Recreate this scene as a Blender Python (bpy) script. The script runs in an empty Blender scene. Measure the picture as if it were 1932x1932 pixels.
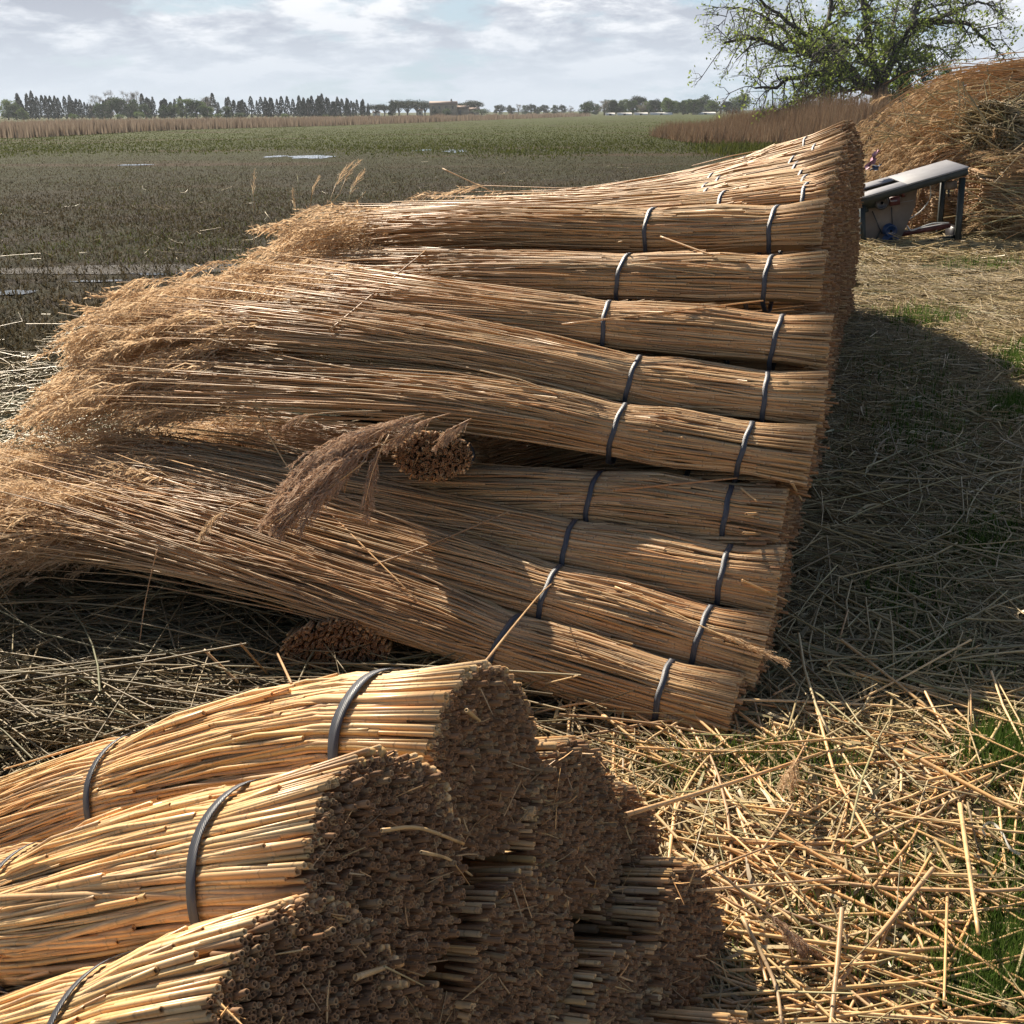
import bpy, math, random
import numpy as np
from mathutils import Vector, Matrix
PI = math.pi
rs = np.random.RandomState(7)
random.seed(7)
scene = bpy.context.scene
COL = scene.collection

# ------------------------------------------------------------------ camera
W = 1932.0
FN = 1.003
PITCH = math.radians(21.3)
ROLL = math.radians(0.42)
CAM = np.array([0.0, 0.0, 1.6])
FWD = np.array([0, math.cos(PITCH), -math.sin(PITCH)])
_R = np.array([1.0, 0, 0]); _U = np.array([0, math.sin(PITCH), math.cos(PITCH)])
RIGHT = _R * math.cos(ROLL) - _U * math.sin(ROLL)
UP = _U * math.cos(ROLL) + _R * math.sin(ROLL)
cd = bpy.data.cameras.new('camera'); cam = bpy.data.objects.new('camera', cd); COL.objects.link(cam)
cd.sensor_width = 36; cd.lens = 36 * FN; cd.clip_start = 0.05; cd.clip_end = 6000
M = Matrix(((RIGHT[0], UP[0], -FWD[0], CAM[0]), (RIGHT[1], UP[1], -FWD[1], CAM[1]), (RIGHT[2], UP[2], -FWD[2], CAM[2]), (0, 0, 0, 1)))
cam.matrix_world = M
scene.camera = cam

def ray(px, py):
    return FWD + RIGHT * ((px / W - .5) / FN) + UP * ((.5 - py / W) / FN)
def P(px, py, d):
    return CAM + d * ray(px, py)
def gp(px, py, z=0.0):
    r = ray(px, py); return CAM + r * ((z - CAM[2]) / r[2])
def onpl(px, py, A, dr):
    """where the sight line meets the upright plane through A that runs along dr"""
    n = np.array([-dr[1], dr[0], 0.0]); r = ray(px, py)
    return CAM + r * (np.dot(A - CAM, n) / np.dot(r, n))

# ------------------------------------------------------------------ light
SUN_AZ = math.radians(27)      # left of straight ahead
SUN_EL = math.radians(37)
world = bpy.data.worlds.new('World'); scene.world = world; world.use_nodes = True
wn = world.node_tree; wn.nodes.clear()
def N(t, typ, **k):
    n = t.nodes.new(typ)
    for a, b in k.items(): setattr(n, a, b)
    return n
def math_n(t, op, a, b=None, c=None, clamp=False):
    n = t.nodes.new('ShaderNodeMath'); n.operation = op; n.use_clamp = clamp
    for i, v in enumerate((a, b, c)):
        if v is None: continue
        if isinstance(v, (int, float)): n.inputs[i].default_value = v
        else: t.links.new(v, n.inputs[i])
    return n.outputs[0]
def mixc(t, f, a, b, blend='MIX'):
    n = t.nodes.new('ShaderNodeMix'); n.data_type = 'RGBA'; n.blend_type = blend
    for i, v in ((0, f), (6, a), (7, b)):
        if isinstance(v, (int, float)): n.inputs[i].default_value = v
        elif isinstance(v, tuple): n.inputs[i].default_value = (*v[:3], 1)
        else: t.links.new(v, n.inputs[i])
    return n.outputs[2]
def noise(t, vec, scale, detail=3, rough=.55, dist=0.0, dims='3D'):
    n = t.nodes.new('ShaderNodeTexNoise'); n.noise_dimensions = dims
    n.inputs['Scale'].default_value = scale; n.inputs['Detail'].default_value = detail
    n.inputs['Roughness'].default_value = rough; n.inputs['Distortion'].default_value = dist
    if vec is not None: t.links.new(vec, n.inputs['Vector'])
    return n.outputs['Fac']
def sstep(t, v, lo, hi):
    n = t.nodes.new('ShaderNodeMapRange'); n.interpolation_type = 'SMOOTHSTEP'
    t.links.new(v, n.inputs[0]); n.inputs[1].default_value = lo; n.inputs[2].default_value = hi
    return n.outputs[0]
def ramp(t, v, stops):
    n = t.nodes.new('ShaderNodeValToRGB'); e = n.color_ramp.elements
    while len(e) < len(stops): e.new(.5)
    for k, (p, c) in enumerate(stops): e[k].position = p; e[k].color = (*c, 1)
    t.links.new(v, n.inputs[0]); return n.outputs[0]

sky = N(wn, 'ShaderNodeTexSky', sky_type='NISHITA', sun_disc=False)
sky.sun_elevation = SUN_EL; sky.sun_rotation = -SUN_AZ
sky.air_density = 1.0; sky.dust_density = 1.5; sky.ozone_density = 1.0
tc = N(wn, 'ShaderNodeTexCoord'); sx = N(wn, 'ShaderNodeSeparateXYZ'); wn.links.new(tc.outputs['Generated'], sx.inputs[0])
zz = math_n(wn, 'ADD', math_n(wn, 'MAXIMUM', sx.outputs[2], 0.0), 0.24)
cx = N(wn, 'ShaderNodeCombineXYZ')
wn.links.new(math_n(wn, 'DIVIDE', sx.outputs[0], zz), cx.inputs[0])
wn.links.new(math_n(wn, 'DIVIDE', sx.outputs[1], zz), cx.inputs[1])
c1 = noise(wn, cx.outputs[0], .8, 8, .52, .1)
c2 = noise(wn, cx.outputs[0], 2.8, 8, .6, .15)
dens = math_n(wn, 'ADD', math_n(wn, 'MULTIPLY', c1, .62), math_n(wn, 'MULTIPLY', c2, .38))
low = sstep(wn, sx.outputs[2], .46, .20)
dens = math_n(wn, 'ADD', dens, math_n(wn, 'MULTIPLY', math_n(wn, 'SUBTRACT', low, .74), .30))
mask = sstep(wn, dens, .50, .575)
c3 = noise(wn, cx.outputs[0], 3.2, 9, .62, .15)
ccol = ramp(wn, c3, [(.42, (.235, .25, .29)), (.50, (.35, .365, .40)), (.57, (.54, .54, .55))])
ccol = mixc(wn, sstep(wn, sx.outputs[2], .13, .0), ccol, (.35, .385, .43))
skyc = N(wn, 'ShaderNodeVectorMath', operation='SCALE'); wn.links.new(sky.outputs[0], skyc.inputs[0]); skyc.inputs['Scale'].default_value = .05
lowb = sstep(wn, sx.outputs[2], .5, .05)
skyb = mixc(wn, math_n(wn, 'MULTIPLY', lowb, .85), skyc.outputs[0], (.255, .335, .405))
allc = mixc(wn, mask, skyb, ccol)
bg = N(wn, 'ShaderNodeBackground'); wn.links.new(allc, bg.inputs[0]); bg.inputs[1].default_value = 1.0
wo = N(wn, 'ShaderNodeOutputWorld'); wn.links.new(bg.outputs[0], wo.inputs[0])

sd = bpy.data.lights.new('sun', 'SUN'); sd.energy = 5.0; sd.angle = math.radians(.55); sd.color = (1, .89, .73)
sun = bpy.data.objects.new('sun', sd); COL.objects.link(sun)
sdir = Vector((-math.sin(SUN_AZ) * math.cos(SUN_EL), math.cos(SUN_AZ) * math.cos(SUN_EL), math.sin(SUN_EL)))
sun.rotation_euler = sdir.to_track_quat('Z', 'Y').to_euler(); sun.location = (-20, 40, 40)

scene.render.engine = 'CYCLES'; scene.cycles.max_bounces = 6; scene.cycles.diffuse_bounces = 3; scene.cycles.transmission_bounces = 3; scene.cycles.volume_bounces = 0
vs = scene.view_settings; vs.view_transform = 'Standard'; vs.look = 'None'; vs.exposure = 1.0; vs.gamma = 1; vs.use_curve_mapping = False

# ------------------------------------------------------------------ helpers
def setp(o, label=None, cat=None, group=None, kind=None):
    if label: o['label'] = label
    if cat: o['category'] = cat
    if group: o['group'] = group
    if kind: o['kind'] = kind
    return o
def mk(name, V, F, mat=None, parent=None, UV=None, smooth=True, loc=None):
    """one mesh object; F is a list of (n,3) / (n,4) index arrays"""
    V = np.asarray(V, dtype=np.float32)
    if loc is not None: V = V - np.asarray(loc, dtype=np.float32)
    F = [f for f in (F if isinstance(F, list) else [F]) if len(f)]
    me = bpy.data.meshes.new(name)
    me.vertices.add(len(V)); me.vertices.foreach_set('co', V.ravel())
    li = np.concatenate([f.ravel() for f in F]).astype(np.int32)
    tot = np.concatenate([np.full(len(f), f.shape[1], dtype=np.int32) for f in F])
    st = np.concatenate([[0], np.cumsum(tot)[:-1]]).astype(np.int32)
    me.loops.add(len(li)); me.loops.foreach_set('vertex_index', li)
    me.polygons.add(len(tot)); me.polygons.foreach_set('loop_start', st)
    if smooth: me.polygons.foreach_set('use_smooth', np.ones(len(tot), dtype=bool))
    if UV is not None:
        uvl = me.uv_layers.new(name='UVMap')
        uvl.data.foreach_set('uv', np.asarray(UV, dtype=np.float32)[li].ravel())
    me.update(calc_edges=True)
    if mat: me.materials.append(mat)
    o = bpy.data.objects.new(name, me); COL.objects.link(o)
    if parent: o.parent = parent
    if loc is not None: o.location = [float(q) for q in loc]
    return o
def empty(name, loc=(0, 0, 0), **k):
    o = bpy.data.objects.new(name, None); COL.objects.link(o); o.location = [float(q) for q in loc]
    o.empty_display_size = .1
    return setp(o, **k)
def unit(a): return a / np.maximum(np.linalg.norm(a, axis=-1, keepdims=True), 1e-9)

def tubes(Pt, R, sides=5, u=None, ids=None, hollow=False, cap=True):
    """Pt (N,K,3), R (N,K) -> V, [quads, tris], UV.   UV = (metres along, id)"""
    Pt = np.asarray(Pt, float); n, K, _ = Pt.shape
    T = unit(np.gradient(Pt, axis=1))
    ref = np.where(np.abs(T[..., 2:3]) > .9, np.array([1., 0, 0]), np.array([0, 0, 1.]))
    A = unit(np.cross(T, ref)); B = np.cross(A, T)
    if ids is None: ids = rs.rand(n)
    if u is None:
        seg = np.linalg.norm(np.diff(Pt, axis=1), axis=2); u = np.concatenate([np.zeros((n, 1)), np.cumsum(seg, 1)], 1) + (ids * 7.31)[:, None]
    ang = np.arange(sides) / sides * 2 * PI
    c, s = np.cos(ang), np.sin(ang)
    rings = [(Pt, R, A, B, u)]
    if hollow:
        p0 = Pt[:, :1]; t0 = T[:, :1]; r0 = R[:, :1]
        i1 = (p0, r0 * .62, A[:, :1], B[:, :1], u[:, :1]); i2 = (p0 + t0 * .012, r0 * .5, A[:, :1], B[:, :1], u[:, :1])
        rings = [i2, i1] + rings
    allP = np.concatenate([q[0] for q in rings], 1); allR = np.concatenate([q[1] for q in rings], 1)
    allA = np.concatenate([q[2] for q in rings], 1); allB = np.concatenate([q[3] for q in rings], 1); allu = np.concatenate([q[4] for q in rings], 1)
    K2 = allP.shape[1]
    V = allP[:, :, None] + allR[:, :, None, None] * (c[None, None, :, None] * allA[:, :, None] + s[None, None, :, None] * allB[:, :, None])
    base = (np.arange(n) * K2 * sides)[:, None, None]
    k = np.arange(K2 - 1)[None, :, None] * sides; j = np.arange(sides)[None, None, :]; j2 = (np.arange(sides) + 1)[None, None, :] % sides
    Q = np.stack([base + k + j, base + k + j2, base + k + sides + j2, base + k + sides + j], -1).reshape(-1, 4)
    F = [Q]
    if cap:
        cb = (np.arange(n) * K2 * sides)[:, None]
        capA = cb + np.arange(sides)[None, ::-1]; capB = cb + (K2 - 1) * sides + np.arange(sides)[None]
        F += [capA] if cap == 'front' else [capA, capB]
    UV = np.stack([np.repeat(allu[:, :, None], sides, 2), np.broadcast_to(ids[:, None, None], (n, K2, sides))], -1)
    return V.reshape(-1, 3), F, UV.reshape(-1, 2)
class Acc:
    def __init__(s): s.V = []; s.F = {}; s.U = []; s.n = 0
    def add(s, V, F, U=None):
        for f in F:
            if len(f): s.F.setdefault(f.shape[1], []).append(f + s.n)
        s.V.append(V); s.U.append(U if U is not None else np.zeros((len(V), 2))); s.n += len(V)
    def build(s, name, mat, parent=None, smooth=True, loc=None):
        return mk(name, np.concatenate(s.V), [np.concatenate(v) for v in s.F.values()], mat, parent, np.concatenate(s.U), smooth, loc)
def boxV(c, sz, rot=None):
    c = np.asarray(c, float); h = np.asarray(sz, float) / 2
    v = np.array([[x, y, z] for x in (-1, 1) for y in (-1, 1) for z in (-1, 1)], float) * h
    if rot is not None: v = v @ np.array(rot).T
    f = np.array([[0, 1, 3, 2], [4, 6, 7, 5], [0, 4, 5, 1], [2, 3, 7, 6], [0, 2, 6, 4], [1, 5, 7, 3]])
    return v + c, [f]

# ------------------------------------------------------------------ materials
def mat(name, rough=.6):
    m = bpy.data.materials.new(name); m.use_nodes = True; t = m.node_tree
    b = t.nodes['Principled BSDF']; b.inputs['Roughness'].default_value = rough
    return m, t, b
def uvn(t):
    n = t.nodes.new('ShaderNodeUVMap'); s = t.nodes.new('ShaderNodeSeparateXYZ'); t.links.new(n.outputs[0], s.inputs[0]); return s.outputs[0], s.outputs[1]
def comb(t, x, y, z=0.0):
    n = t.nodes.new('ShaderNodeCombineXYZ')
    for i, v in enumerate((x, y, z)):
        if isinstance(v, (int, float)): n.inputs[i].default_value = v
        else: t.links.new(v, n.inputs[i])
    return n.outputs[0]
def bump(t, b, h, strength=.3, dist=.01):
    n = t.nodes.new('ShaderNodeBump'); n.inputs['Strength'].default_value = strength; n.inputs['Distance'].default_value = dist
    t.links.new(h, n.inputs['Height']); t.links.new(n.outputs[0], b.inputs['Normal'])

def straw_mat(name, stops, rough=.42, ring=.5, grey=.5, ringlen=.17):
    m, t, b = mat(name, rough)
    u, v = uvn(t)
    wnz = t.nodes.new('ShaderNodeTexWhiteNoise'); wnz.noise_dimensions = '1D'; t.links.new(math_n(t, 'MULTIPLY', v, 917.0), wnz.inputs['W'])
    w = wnz.outputs['Value']
    c = ramp(t, w, stops)
    seg = math_n(t, 'FLOOR', math_n(t, 'ADD', math_n(t, 'DIVIDE', u, ringlen), math_n(t, 'MULTIPLY', v, 13.0)))
    w2 = t.nodes.new('ShaderNodeTexWhiteNoise'); w2.noise_dimensions = '2D'; t.links.new(comb(t, seg, math_n(t, 'MULTIPLY', v, 531.0)), w2.inputs['Vector'])
    # leaf sheaths: some internodes paler, some weathered grey brown
    s1 = math_n(t, 'GREATER_THAN', w2.outputs['Value'], .80)
    c = mixc(t, math_n(t, 'MULTIPLY', s1, .55 * grey), c, (.19, .15, .11))
    s2 = math_n(t, 'LESS_THAN', w2.outputs['Value'], .22)
    c = mixc(t, math_n(t, 'MULTIPLY', s2, .35), c, (.52, .39, .21))
    nz = noise(t, comb(t, math_n(t, 'MULTIPLY', u, 9.0), math_n(t, 'MULTIPLY', v, 300.0)), 1.0, 4, .7)
    c = mixc(t, math_n(t, 'MULTIPLY', sstep(t, nz, .5, .75), .5), c, (.13, .085, .05))
    nf = noise(t, comb(t, math_n(t, 'MULTIPLY', u, 90.0), math_n(t, 'MULTIPLY', v, 700.0)), 1.0, 2, .6)
    c = mixc(t, math_n(t, 'MULTIPLY', sstep(t, nf, .62, .72), .45), c, (.10, .07, .045))
    fr = math_n(t, 'FRACT', math_n(t, 'ADD', math_n(t, 'DIVIDE', u, ringlen), math_n(t, 'MULTIPLY', v, 13.0)))
    rg = math_n(t, 'LESS_THAN', fr, .022)
    c = mixc(t, math_n(t, 'MULTIPLY', rg, ring), c, (.11, .07, .04))
    rg2 = math_n(t, 'MULTIPLY', math_n(t, 'GREATER_THAN', fr, .022), math_n(t, 'LESS_THAN', fr, .055))
    c = mixc(t, math_n(t, 'MULTIPLY', rg2, ring * .6), c, (.56, .47, .33))
    t.links.new(c, b.inputs['Base Color'])
    t.links.new(math_n(t, 'ADD', rough, math_n(t, 'MULTIPLY', math_n(t, 'SUBTRACT', w, .5), .2)), b.inputs['Roughness'])
    b.inputs['Specular IOR Level'].default_value = .32
    return m
GOLD = [(0, (0.662, 0.388, 0.162)), (.2, (0.835, 0.522, 0.244)), (.4, (0.662, 0.348, 0.142)), (.58, (0.533, 0.348, 0.136)), (.74, (0.850, 0.589, 0.311)), (.88, (0.302, 0.194, 0.115)), (1, (0.749, 0.429, 0.189))]
PILE = [(0, (0.470, 0.280, 0.128)), (.2, (0.620, 0.386, 0.185)), (.42, (0.490, 0.244, 0.102)), (.6, (0.358, 0.237, 0.106)), (.72, (0.715, 0.481, 0.265)), (.88, (0.188, 0.118, 0.066)), (1, (0.546, 0.315, 0.146))]
LOOSE = [(0, (0.414, 0.297, 0.139)), (.2, (0.497, 0.372, 0.180)), (.4, (0.315, 0.240, 0.115)), (.55, (0.232, 0.240, 0.106)), (.7, (0.531, 0.414, 0.228)), (.88, (0.215, 0.158, 0.090)), (1, (0.431, 0.314, 0.147))]
M_gold = straw_mat('golden_reed', GOLD, ring=.32)
M_pile = straw_mat('weathered_reed', PILE, .54)
M_dull = straw_mat('shade_darkened_straw', [(a_, tuple(q * .5 for q in c_)) for a_, c_ in LOOSE], .6, .25)  # loose straw colours darkened: shade between the stacks is put into the colour
M_loose = straw_mat('loose_straw', LOOSE, .5, .25)
M_butt = straw_mat('cut_reed_end', [(0, (0.316, 0.163, 0.074)), (.25, (0.219, 0.110, 0.049)), (.5, (0.414, 0.230, 0.116)), (.75, (0.134, 0.069, 0.032)), (1, (0.353, 0.184, 0.084))], .7, .2, 0.0)

def plume_mat(name, a, b2, c3, trans=.35):
    m, t, b = mat(name, .75)
    u, v = uvn(t)
    wnz = t.nodes.new('ShaderNodeTexWhiteNoise'); wnz.noise_dimensions = '1D'; t.links.new(math_n(t, 'MULTIPLY', v, 377.0), wnz.inputs['W'])
    c = ramp(t, wnz.outputs['Value'], [(0, a), (.5, b2), (1, c3)])
    t.links.new(c, b.inputs['Base Color']); b.inputs['Specular IOR Level'].default_value = .07
    tr = t.nodes.new('ShaderNodeBsdfTranslucent'); t.links.new(c, tr.inputs[0])
    mx = t.nodes.new('ShaderNodeMixShader'); mx.inputs[0].default_value = trans
    t.links.new(b.outputs[0], mx.inputs[1]); t.links.new(tr.outputs[0], mx.inputs[2])
    t.links.new(mx.outputs[0], t.nodes['Material Output'].inputs[0])
    return m
M_plume = plume_mat('reed_plume', (.46, .31, .18), (.64, .475, .30), (.79, .63, .44), .5)
M_brplume = plume_mat('brown_plume', (0.370, 0.237, 0.155), (0.474, 0.326, 0.222), (0.592, 0.459, 0.340), .3)
M_heapplume = plume_mat('heap_plume', (.32, .21, .12), (.44, .31, .18), (.55, .42, .27), .4)
M_grass = plume_mat('green_grass', (0.045, 0.090, 0.018), (0.081, 0.144, 0.027), (0.144, 0.198, 0.045), .4)
M_stub = plume_mat('marsh_sprouts', (.038, .029, .016), (.078, .062, .032), (.15, .12, .072), .25)
M_sprout = plume_mat('marsh_green', (0.050, 0.066, 0.013), (0.073, 0.086, 0.018), (0.092, 0.092, 0.026), .35)
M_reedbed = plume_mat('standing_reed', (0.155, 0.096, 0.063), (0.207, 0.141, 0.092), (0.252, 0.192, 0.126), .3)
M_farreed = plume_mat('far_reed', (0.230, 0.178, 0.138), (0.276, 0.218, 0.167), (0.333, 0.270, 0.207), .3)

def strap_mat():
    m, t, b = mat('strap_band', .42)
    u, v = uvn(t)
    w = t.nodes.new('ShaderNodeTexWave'); w.wave_type = 'BANDS'; w.bands_direction = 'DIAGONAL'; w.inputs['Scale'].default_value = 150
    t.links.new(comb(t, u, v), w.inputs['Vector'])
    w2 = t.nodes.new('ShaderNodeTexWave'); w2.wave_type = 'BANDS'; w2.bands_direction = 'X'; w2.inputs['Scale'].default_value = 330
    t.links.new(comb(t, u, v), w2.inputs['Vector'])
    h = math_n(t, 'MULTIPLY', w.outputs['Fac'], w2.outputs['Fac'])
    nz = noise(t, comb(t, u, v), 60, 3)
    c = mixc(t, h, (.03, .035, .048), (.075, .082, .10))
    c = mixc(t, math_n(t, 'MULTIPLY', sstep(t, nz, .5, .7), .35), c, (.12, .11, .10))
    t.links.new(c, b.inputs['Base Color']); bump(t, b, h, .5, .0006)
    b.inputs['Specular IOR Level'].default_value = .7
    return m
M_strap = strap_mat()

# ------------------------------------------------------------------ plume templates
def plume_template(L=.28, M_=33, spike=3, seed=0, fat=.85, wd=.0025, spk=.013):
    r = np.random.RandomState(seed)
    V = []; F3 = []; U = []
    def tri(a, b, c, uu):
        i = len(V); V.extend([a, b, c]); F3.append([i, i + 1, i + 2]); U.extend([uu] * 3)
    K = 6; s = np.linspace(0, 1, K)
    axis = np.stack([s * L, 0 * s, -.25 * L * s ** 2 + 0 * s], 1)
    for a in range(K - 1):
        w = .0016 * (1 - s[a] * .6)
        p, q = axis[a], axis[a + 1]
        tri(p + [0, w, 0], p - [0, w, 0], q, (s[a], r.rand())); tri(p + [0, 0, w], p - [0, 0, w], q, (s[a], r.rand()))
    for i in range(M_):
        uu = (i + r.rand()) / M_ * .97
        p = np.array([np.interp(uu, s, axis[:, k]) for k in range(3)])
        ln = L * fat * (.42 * (1 - uu) ** .6 * min(1, .45 + uu * 3) + .08) * (.6 + .7 * r.rand())
        az = r.rand() * 2 * PI; th = math.radians(6 + 19 * r.rand())
        d = np.array([math.cos(th), math.sin(th) * math.cos(az), math.sin(th) * math.sin(az)])
        m1 = p + d * ln * .5; e = p + d * ln + np.array([.1 * ln, 0, -.22 * ln * (1 + r.rand())])
        side = unit(np.cross(d, r.randn(3))); w = wd * (.6 + .8 * r.rand())
        cid = r.rand()
        tri(p, m1 + side * w, m1 - side * w, (uu, cid)); tri(m1 + side * w, m1 - side * w, e, (uu, cid))
        for k in range(spike):
            f = .25 + .75 * (k + r.rand()) / spike
            b0 = (1 - f) * m1 + f * e if f > .5 else p + (m1 - p) * 2 * f
            dd = unit(d + r.randn(3) * .55 + [0, 0, -.25]); sl = spk * (.7 + r.rand()); sw = unit(np.cross(dd, r.randn(3))) * spk * .2
            tri(b0 + sw, b0 - sw, b0 + dd * sl, (uu, r.rand()))
    return np.array(V), np.array(F3), np.array(U)
PT = [plume_template(seed=k, L=.24 + .05 * (k % 3)) for k in range(6)]
PT_near = [plume_template(L=.22, M_=60, spike=14, seed=20 + k, fat=.95, wd=.0024, spk=.0085) for k in range(4)]
PT_far = [plume_template(L=.30, M_=16, spike=0, seed=40 + k, wd=.009, fat=1.1) for k in range(4)]

def place_plumes(acc, org, dirs, scale=1.0, temps=PT, upv=(0, 0, 1), rollj=.5, seed=1):
    r = np.random.RandomState(seed)
    n = len(org); dirs = unit(np.asarray(dirs, float)); upv = np.broadcast_to(np.asarray(upv, float), (n, 3))
    Y = unit(np.cross(upv, dirs)); Z = np.cross(dirs, Y)
    ro = r.randn(n) * rollj; c, s = np.cos(ro)[:, None], np.sin(ro)[:, None]
    Y, Z = Y * c + Z * s, Z * c - Y * s
    sc = scale * (.75 + .5 * r.rand(n)); k = r.randint(len(temps), size=n)
    for t in range(len(temps)):
        idx = np.where(k == t)[0]
        if not len(idx): continue
        v, f, u = temps[t]
        R = np.stack([dirs[idx], Y[idx], Z[idx]], 2) * sc[idx][:, None, None]
        VV = np.einsum('nij,vj->nvi', R, v) + org[idx][:, None]
        FF = (f[None] + (np.arange(len(idx)) * len(v))[:, None, None]).reshape(-1, 3)
        UU = np.repeat(u[None], len(idx), 0).copy(); UU[..., 1] = (UU[..., 1] * .35 + r.rand(len(idx))[:, None] * .65)
        acc.add(VV.reshape(-1, 3), [FF], UU.reshape(-1, 2))

# ------------------------------------------------------------------ curves
class Curve3:
    def __init__(s, C):
        C = np.asarray(C, float)
        E = np.concatenate([[2 * C[0] - C[1]], C, [2 * C[-1] - C[-2]]])
        pts = []
        for i in range(1, len(E) - 2):
            t = np.linspace(0, 1, 14, endpoint=False)[:, None]
            a, b, c, d = E[i - 1], E[i], E[i + 1], E[i + 2]
            pts.append(.5 * ((2 * b) + (c - a) * t + (2 * a - 5 * b + 4 * c - d) * t ** 2 + (3 * b - a - 3 * c + d) * t ** 3))
        pts.append(C[-1:]); p = np.concatenate(pts)
        s.p = p; s.s = np.concatenate([[0], np.cumsum(np.linalg.norm(np.diff(p, axis=0), axis=1))]); s.L = s.s[-1]
        s.t0 = unit(p[1] - p[0]); s.t1 = unit(p[-1] - p[-2])
    def at(s, q):
        o = np.stack([np.interp(q, s.s, s.p[:, k]) for k in range(3)], -1)
        o = o + np.minimum(q, 0)[..., None] * s.t0 + np.maximum(q - s.L, 0)[..., None] * s.t1
        return o
    def frame(s, q):
        t = unit(s.at(q + .05) - s.at(q - .05))
        side = unit(np.cross(t, np.array([0, 0, 1.]))); up = np.cross(side, t)
        return t, side, up

def bundle(C, R0=.11, name='reed_bundle', label='', group=None, n=260, n_ind=60, n_end=200, straps=(.33, .93), spread=.35, flat=.35, Lr=(1.9, 2.5),
           nplume=150, rr=(.0027, .0042), K=9, sides=4, seed=1, ms=M_pile, me=M_butt, mp=M_plume, temps=PT, squash=(1.08, .92), early=.3, lim=None,
           rough=1.0, pscale=1.0, under=.55, hsides=6, butts=True, end_r=None, core=True, strap_w=.0165, strap_f=1.045, droop=.0, flare=.10, chaff=0, bulge=1.0):
    r = np.random.RandomState(seed)
    cu = Curve3(C)
    if straps and max(straps) > 5:          # straps given by where the photograph shows them
        sg = np.linspace(0, 2.5, 500); pg = cu.at(sg) - CAM; xg = W * (.5 + FN * (pg @ RIGHT) / (pg @ FWD)); straps = tuple(float(np.clip(sg[np.argmin(abs(xg - x_))], .08, 2)) for x_ in straps)
    s1 = straps[0] if straps else .3; s2 = straps[-1] if straps else .9
    root = empty(name, cu.at(np.array(0.0)) - np.array([0, 0, R0]), label=label, cat='reed bundle', group=group)
    base = np.array(root.location)
    def prof(s):
        k = 1.0 + flare * np.clip(1 - s / s1, 0, 1) ** 1.3
        mid = np.clip((s - s1) / max(s2 - s1, .01), 0, 1); k = k + bulge * (-.055 * np.exp(-((s - s1) / .05) ** 2) - .055 * np.exp(-((s - s2) / .05) ** 2) + .05 * np.sin(mid * PI))
        e = np.maximum(s - s2, 0)
        return squash[0] * (k + e * spread), squash[1] * np.maximum(k - e * flat, .38)
    NC = 8; cc_ = r.randn(NC, 2); cid_ = r.randint(NC, size=n); clump = cc_[cid_]
    def path(rad, th, S, dth, dr, wob):
        # S (n,K)
        w, h = prof(S)
        x = S - s1
        TH = th[:, None] + dth[:, None] * np.where(x > 0, x, x * .35)
        RR = rad[:, None] * (1 + dr[:, None] * np.maximum(x, 0))
        g = np.exp(-((S - s1) / .09) ** 2) + np.exp(-((S - s2) / .09) ** 2) * (len(straps) > 1); g = np.minimum(g, 1)
        RR = RR * (1 - g) + np.minimum(RR, .97) * g
        _, side, up = cu.frame(S)
        off = side * (R0 * w * RR * np.cos(TH))[..., None] + up * (R0 * h * RR * np.sin(TH))[..., None]
        p = cu.at(S) + off
        loose = np.clip((S - s2) / 1.2, 0, 1.5) ** 1.4
        ph = wob
        p = p + side * (rough * loose * (.024 * ph[:, :1] + .050 * clump[:, :1]))[..., None] + up * (rough * loose * (.018 * ph[:, 1:2] + .030 * clump[:, 1:2]) + .004 * rough * (1 - g) * np.sin(S * (3 + 2 * ph[:, 2:3]) + ph[:, 3:4] * 3))[..., None]
        p = p + side * (.005 * rough * (1 - g) * np.sin(S * (4 + ph[:, 3:4]) + ph[:, 2:3] * 4))[..., None]
        p[..., 2] -= droop * loose ** 1.5
        return p
    # --- shell stems
    th = np.where(r.rand(n) < under, r.rand(n) * PI, -r.rand(n) * PI)
    if under > .6: th = r.uniform(-.35, PI + .35, n)
    rad = np.where(r.rand(n) < .6, r.uniform(.93, 1.03, n), r.uniform(.76, .93, n))
    s0 = np.abs(r.randn(n)) * .008
    e = r.rand(n) < early
    s0 = np.where(e, r.uniform(.02, 1.0, n), s0); rad = np.where(e, rad + .035, rad)
    Ls = r.uniform(Lr[0], Lr[1], n)
    if lim: Ls = np.minimum(Ls, lim)
    Ls = np.maximum(Ls, s0 + .5)
    dth = r.randn(n) * .22 * rough * np.where(r.rand(n) < .06, 3.5, 1); dr = r.randn(n) * .05
    wob = r.randn(n, 4)
    q = np.linspace(0, 1, K)[None] ** 1.0
    S = s0[:, None] + (Ls - s0)[:, None] * q
    if straps:
        ex = np.array([x_ for si in straps for x_ in (si - .035, si + .035)]); S = np.concatenate([S, np.broadcast_to(ex, (n, len(ex)))], 1)
        S = np.clip(S, s0[:, None], Ls[:, None]); S = np.sort(S, 1) + np.arange(S.shape[1])[None] * 4e-4
    K = S.shape[1]
    r0 = r.uniform(rr[0], rr[1], n) * (1 + .45 * (r.rand(n) < .10))
    Rr = r0[:, None] * (1 - .62 * ((S) / max(Lr[1], .1)))
    stp = 1 + .16 * (r.rand(n, K) < .4); Rr = Rr * stp
    pt = path(rad, th, S, dth, dr, wob)
    ids = r.rand(n)
    # the stems that show largest: high on the side that faces the camera
    mid = pt[:, min(2, K - 1)] - cu.at(S[:, min(2, K - 1)])
    view = unit(CAM - cu.at(np.array(.5)))
    sc = mid @ view
    order = np.argsort(-sc)
    ind = order[:n_ind]; rest = order[n_ind:]
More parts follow.
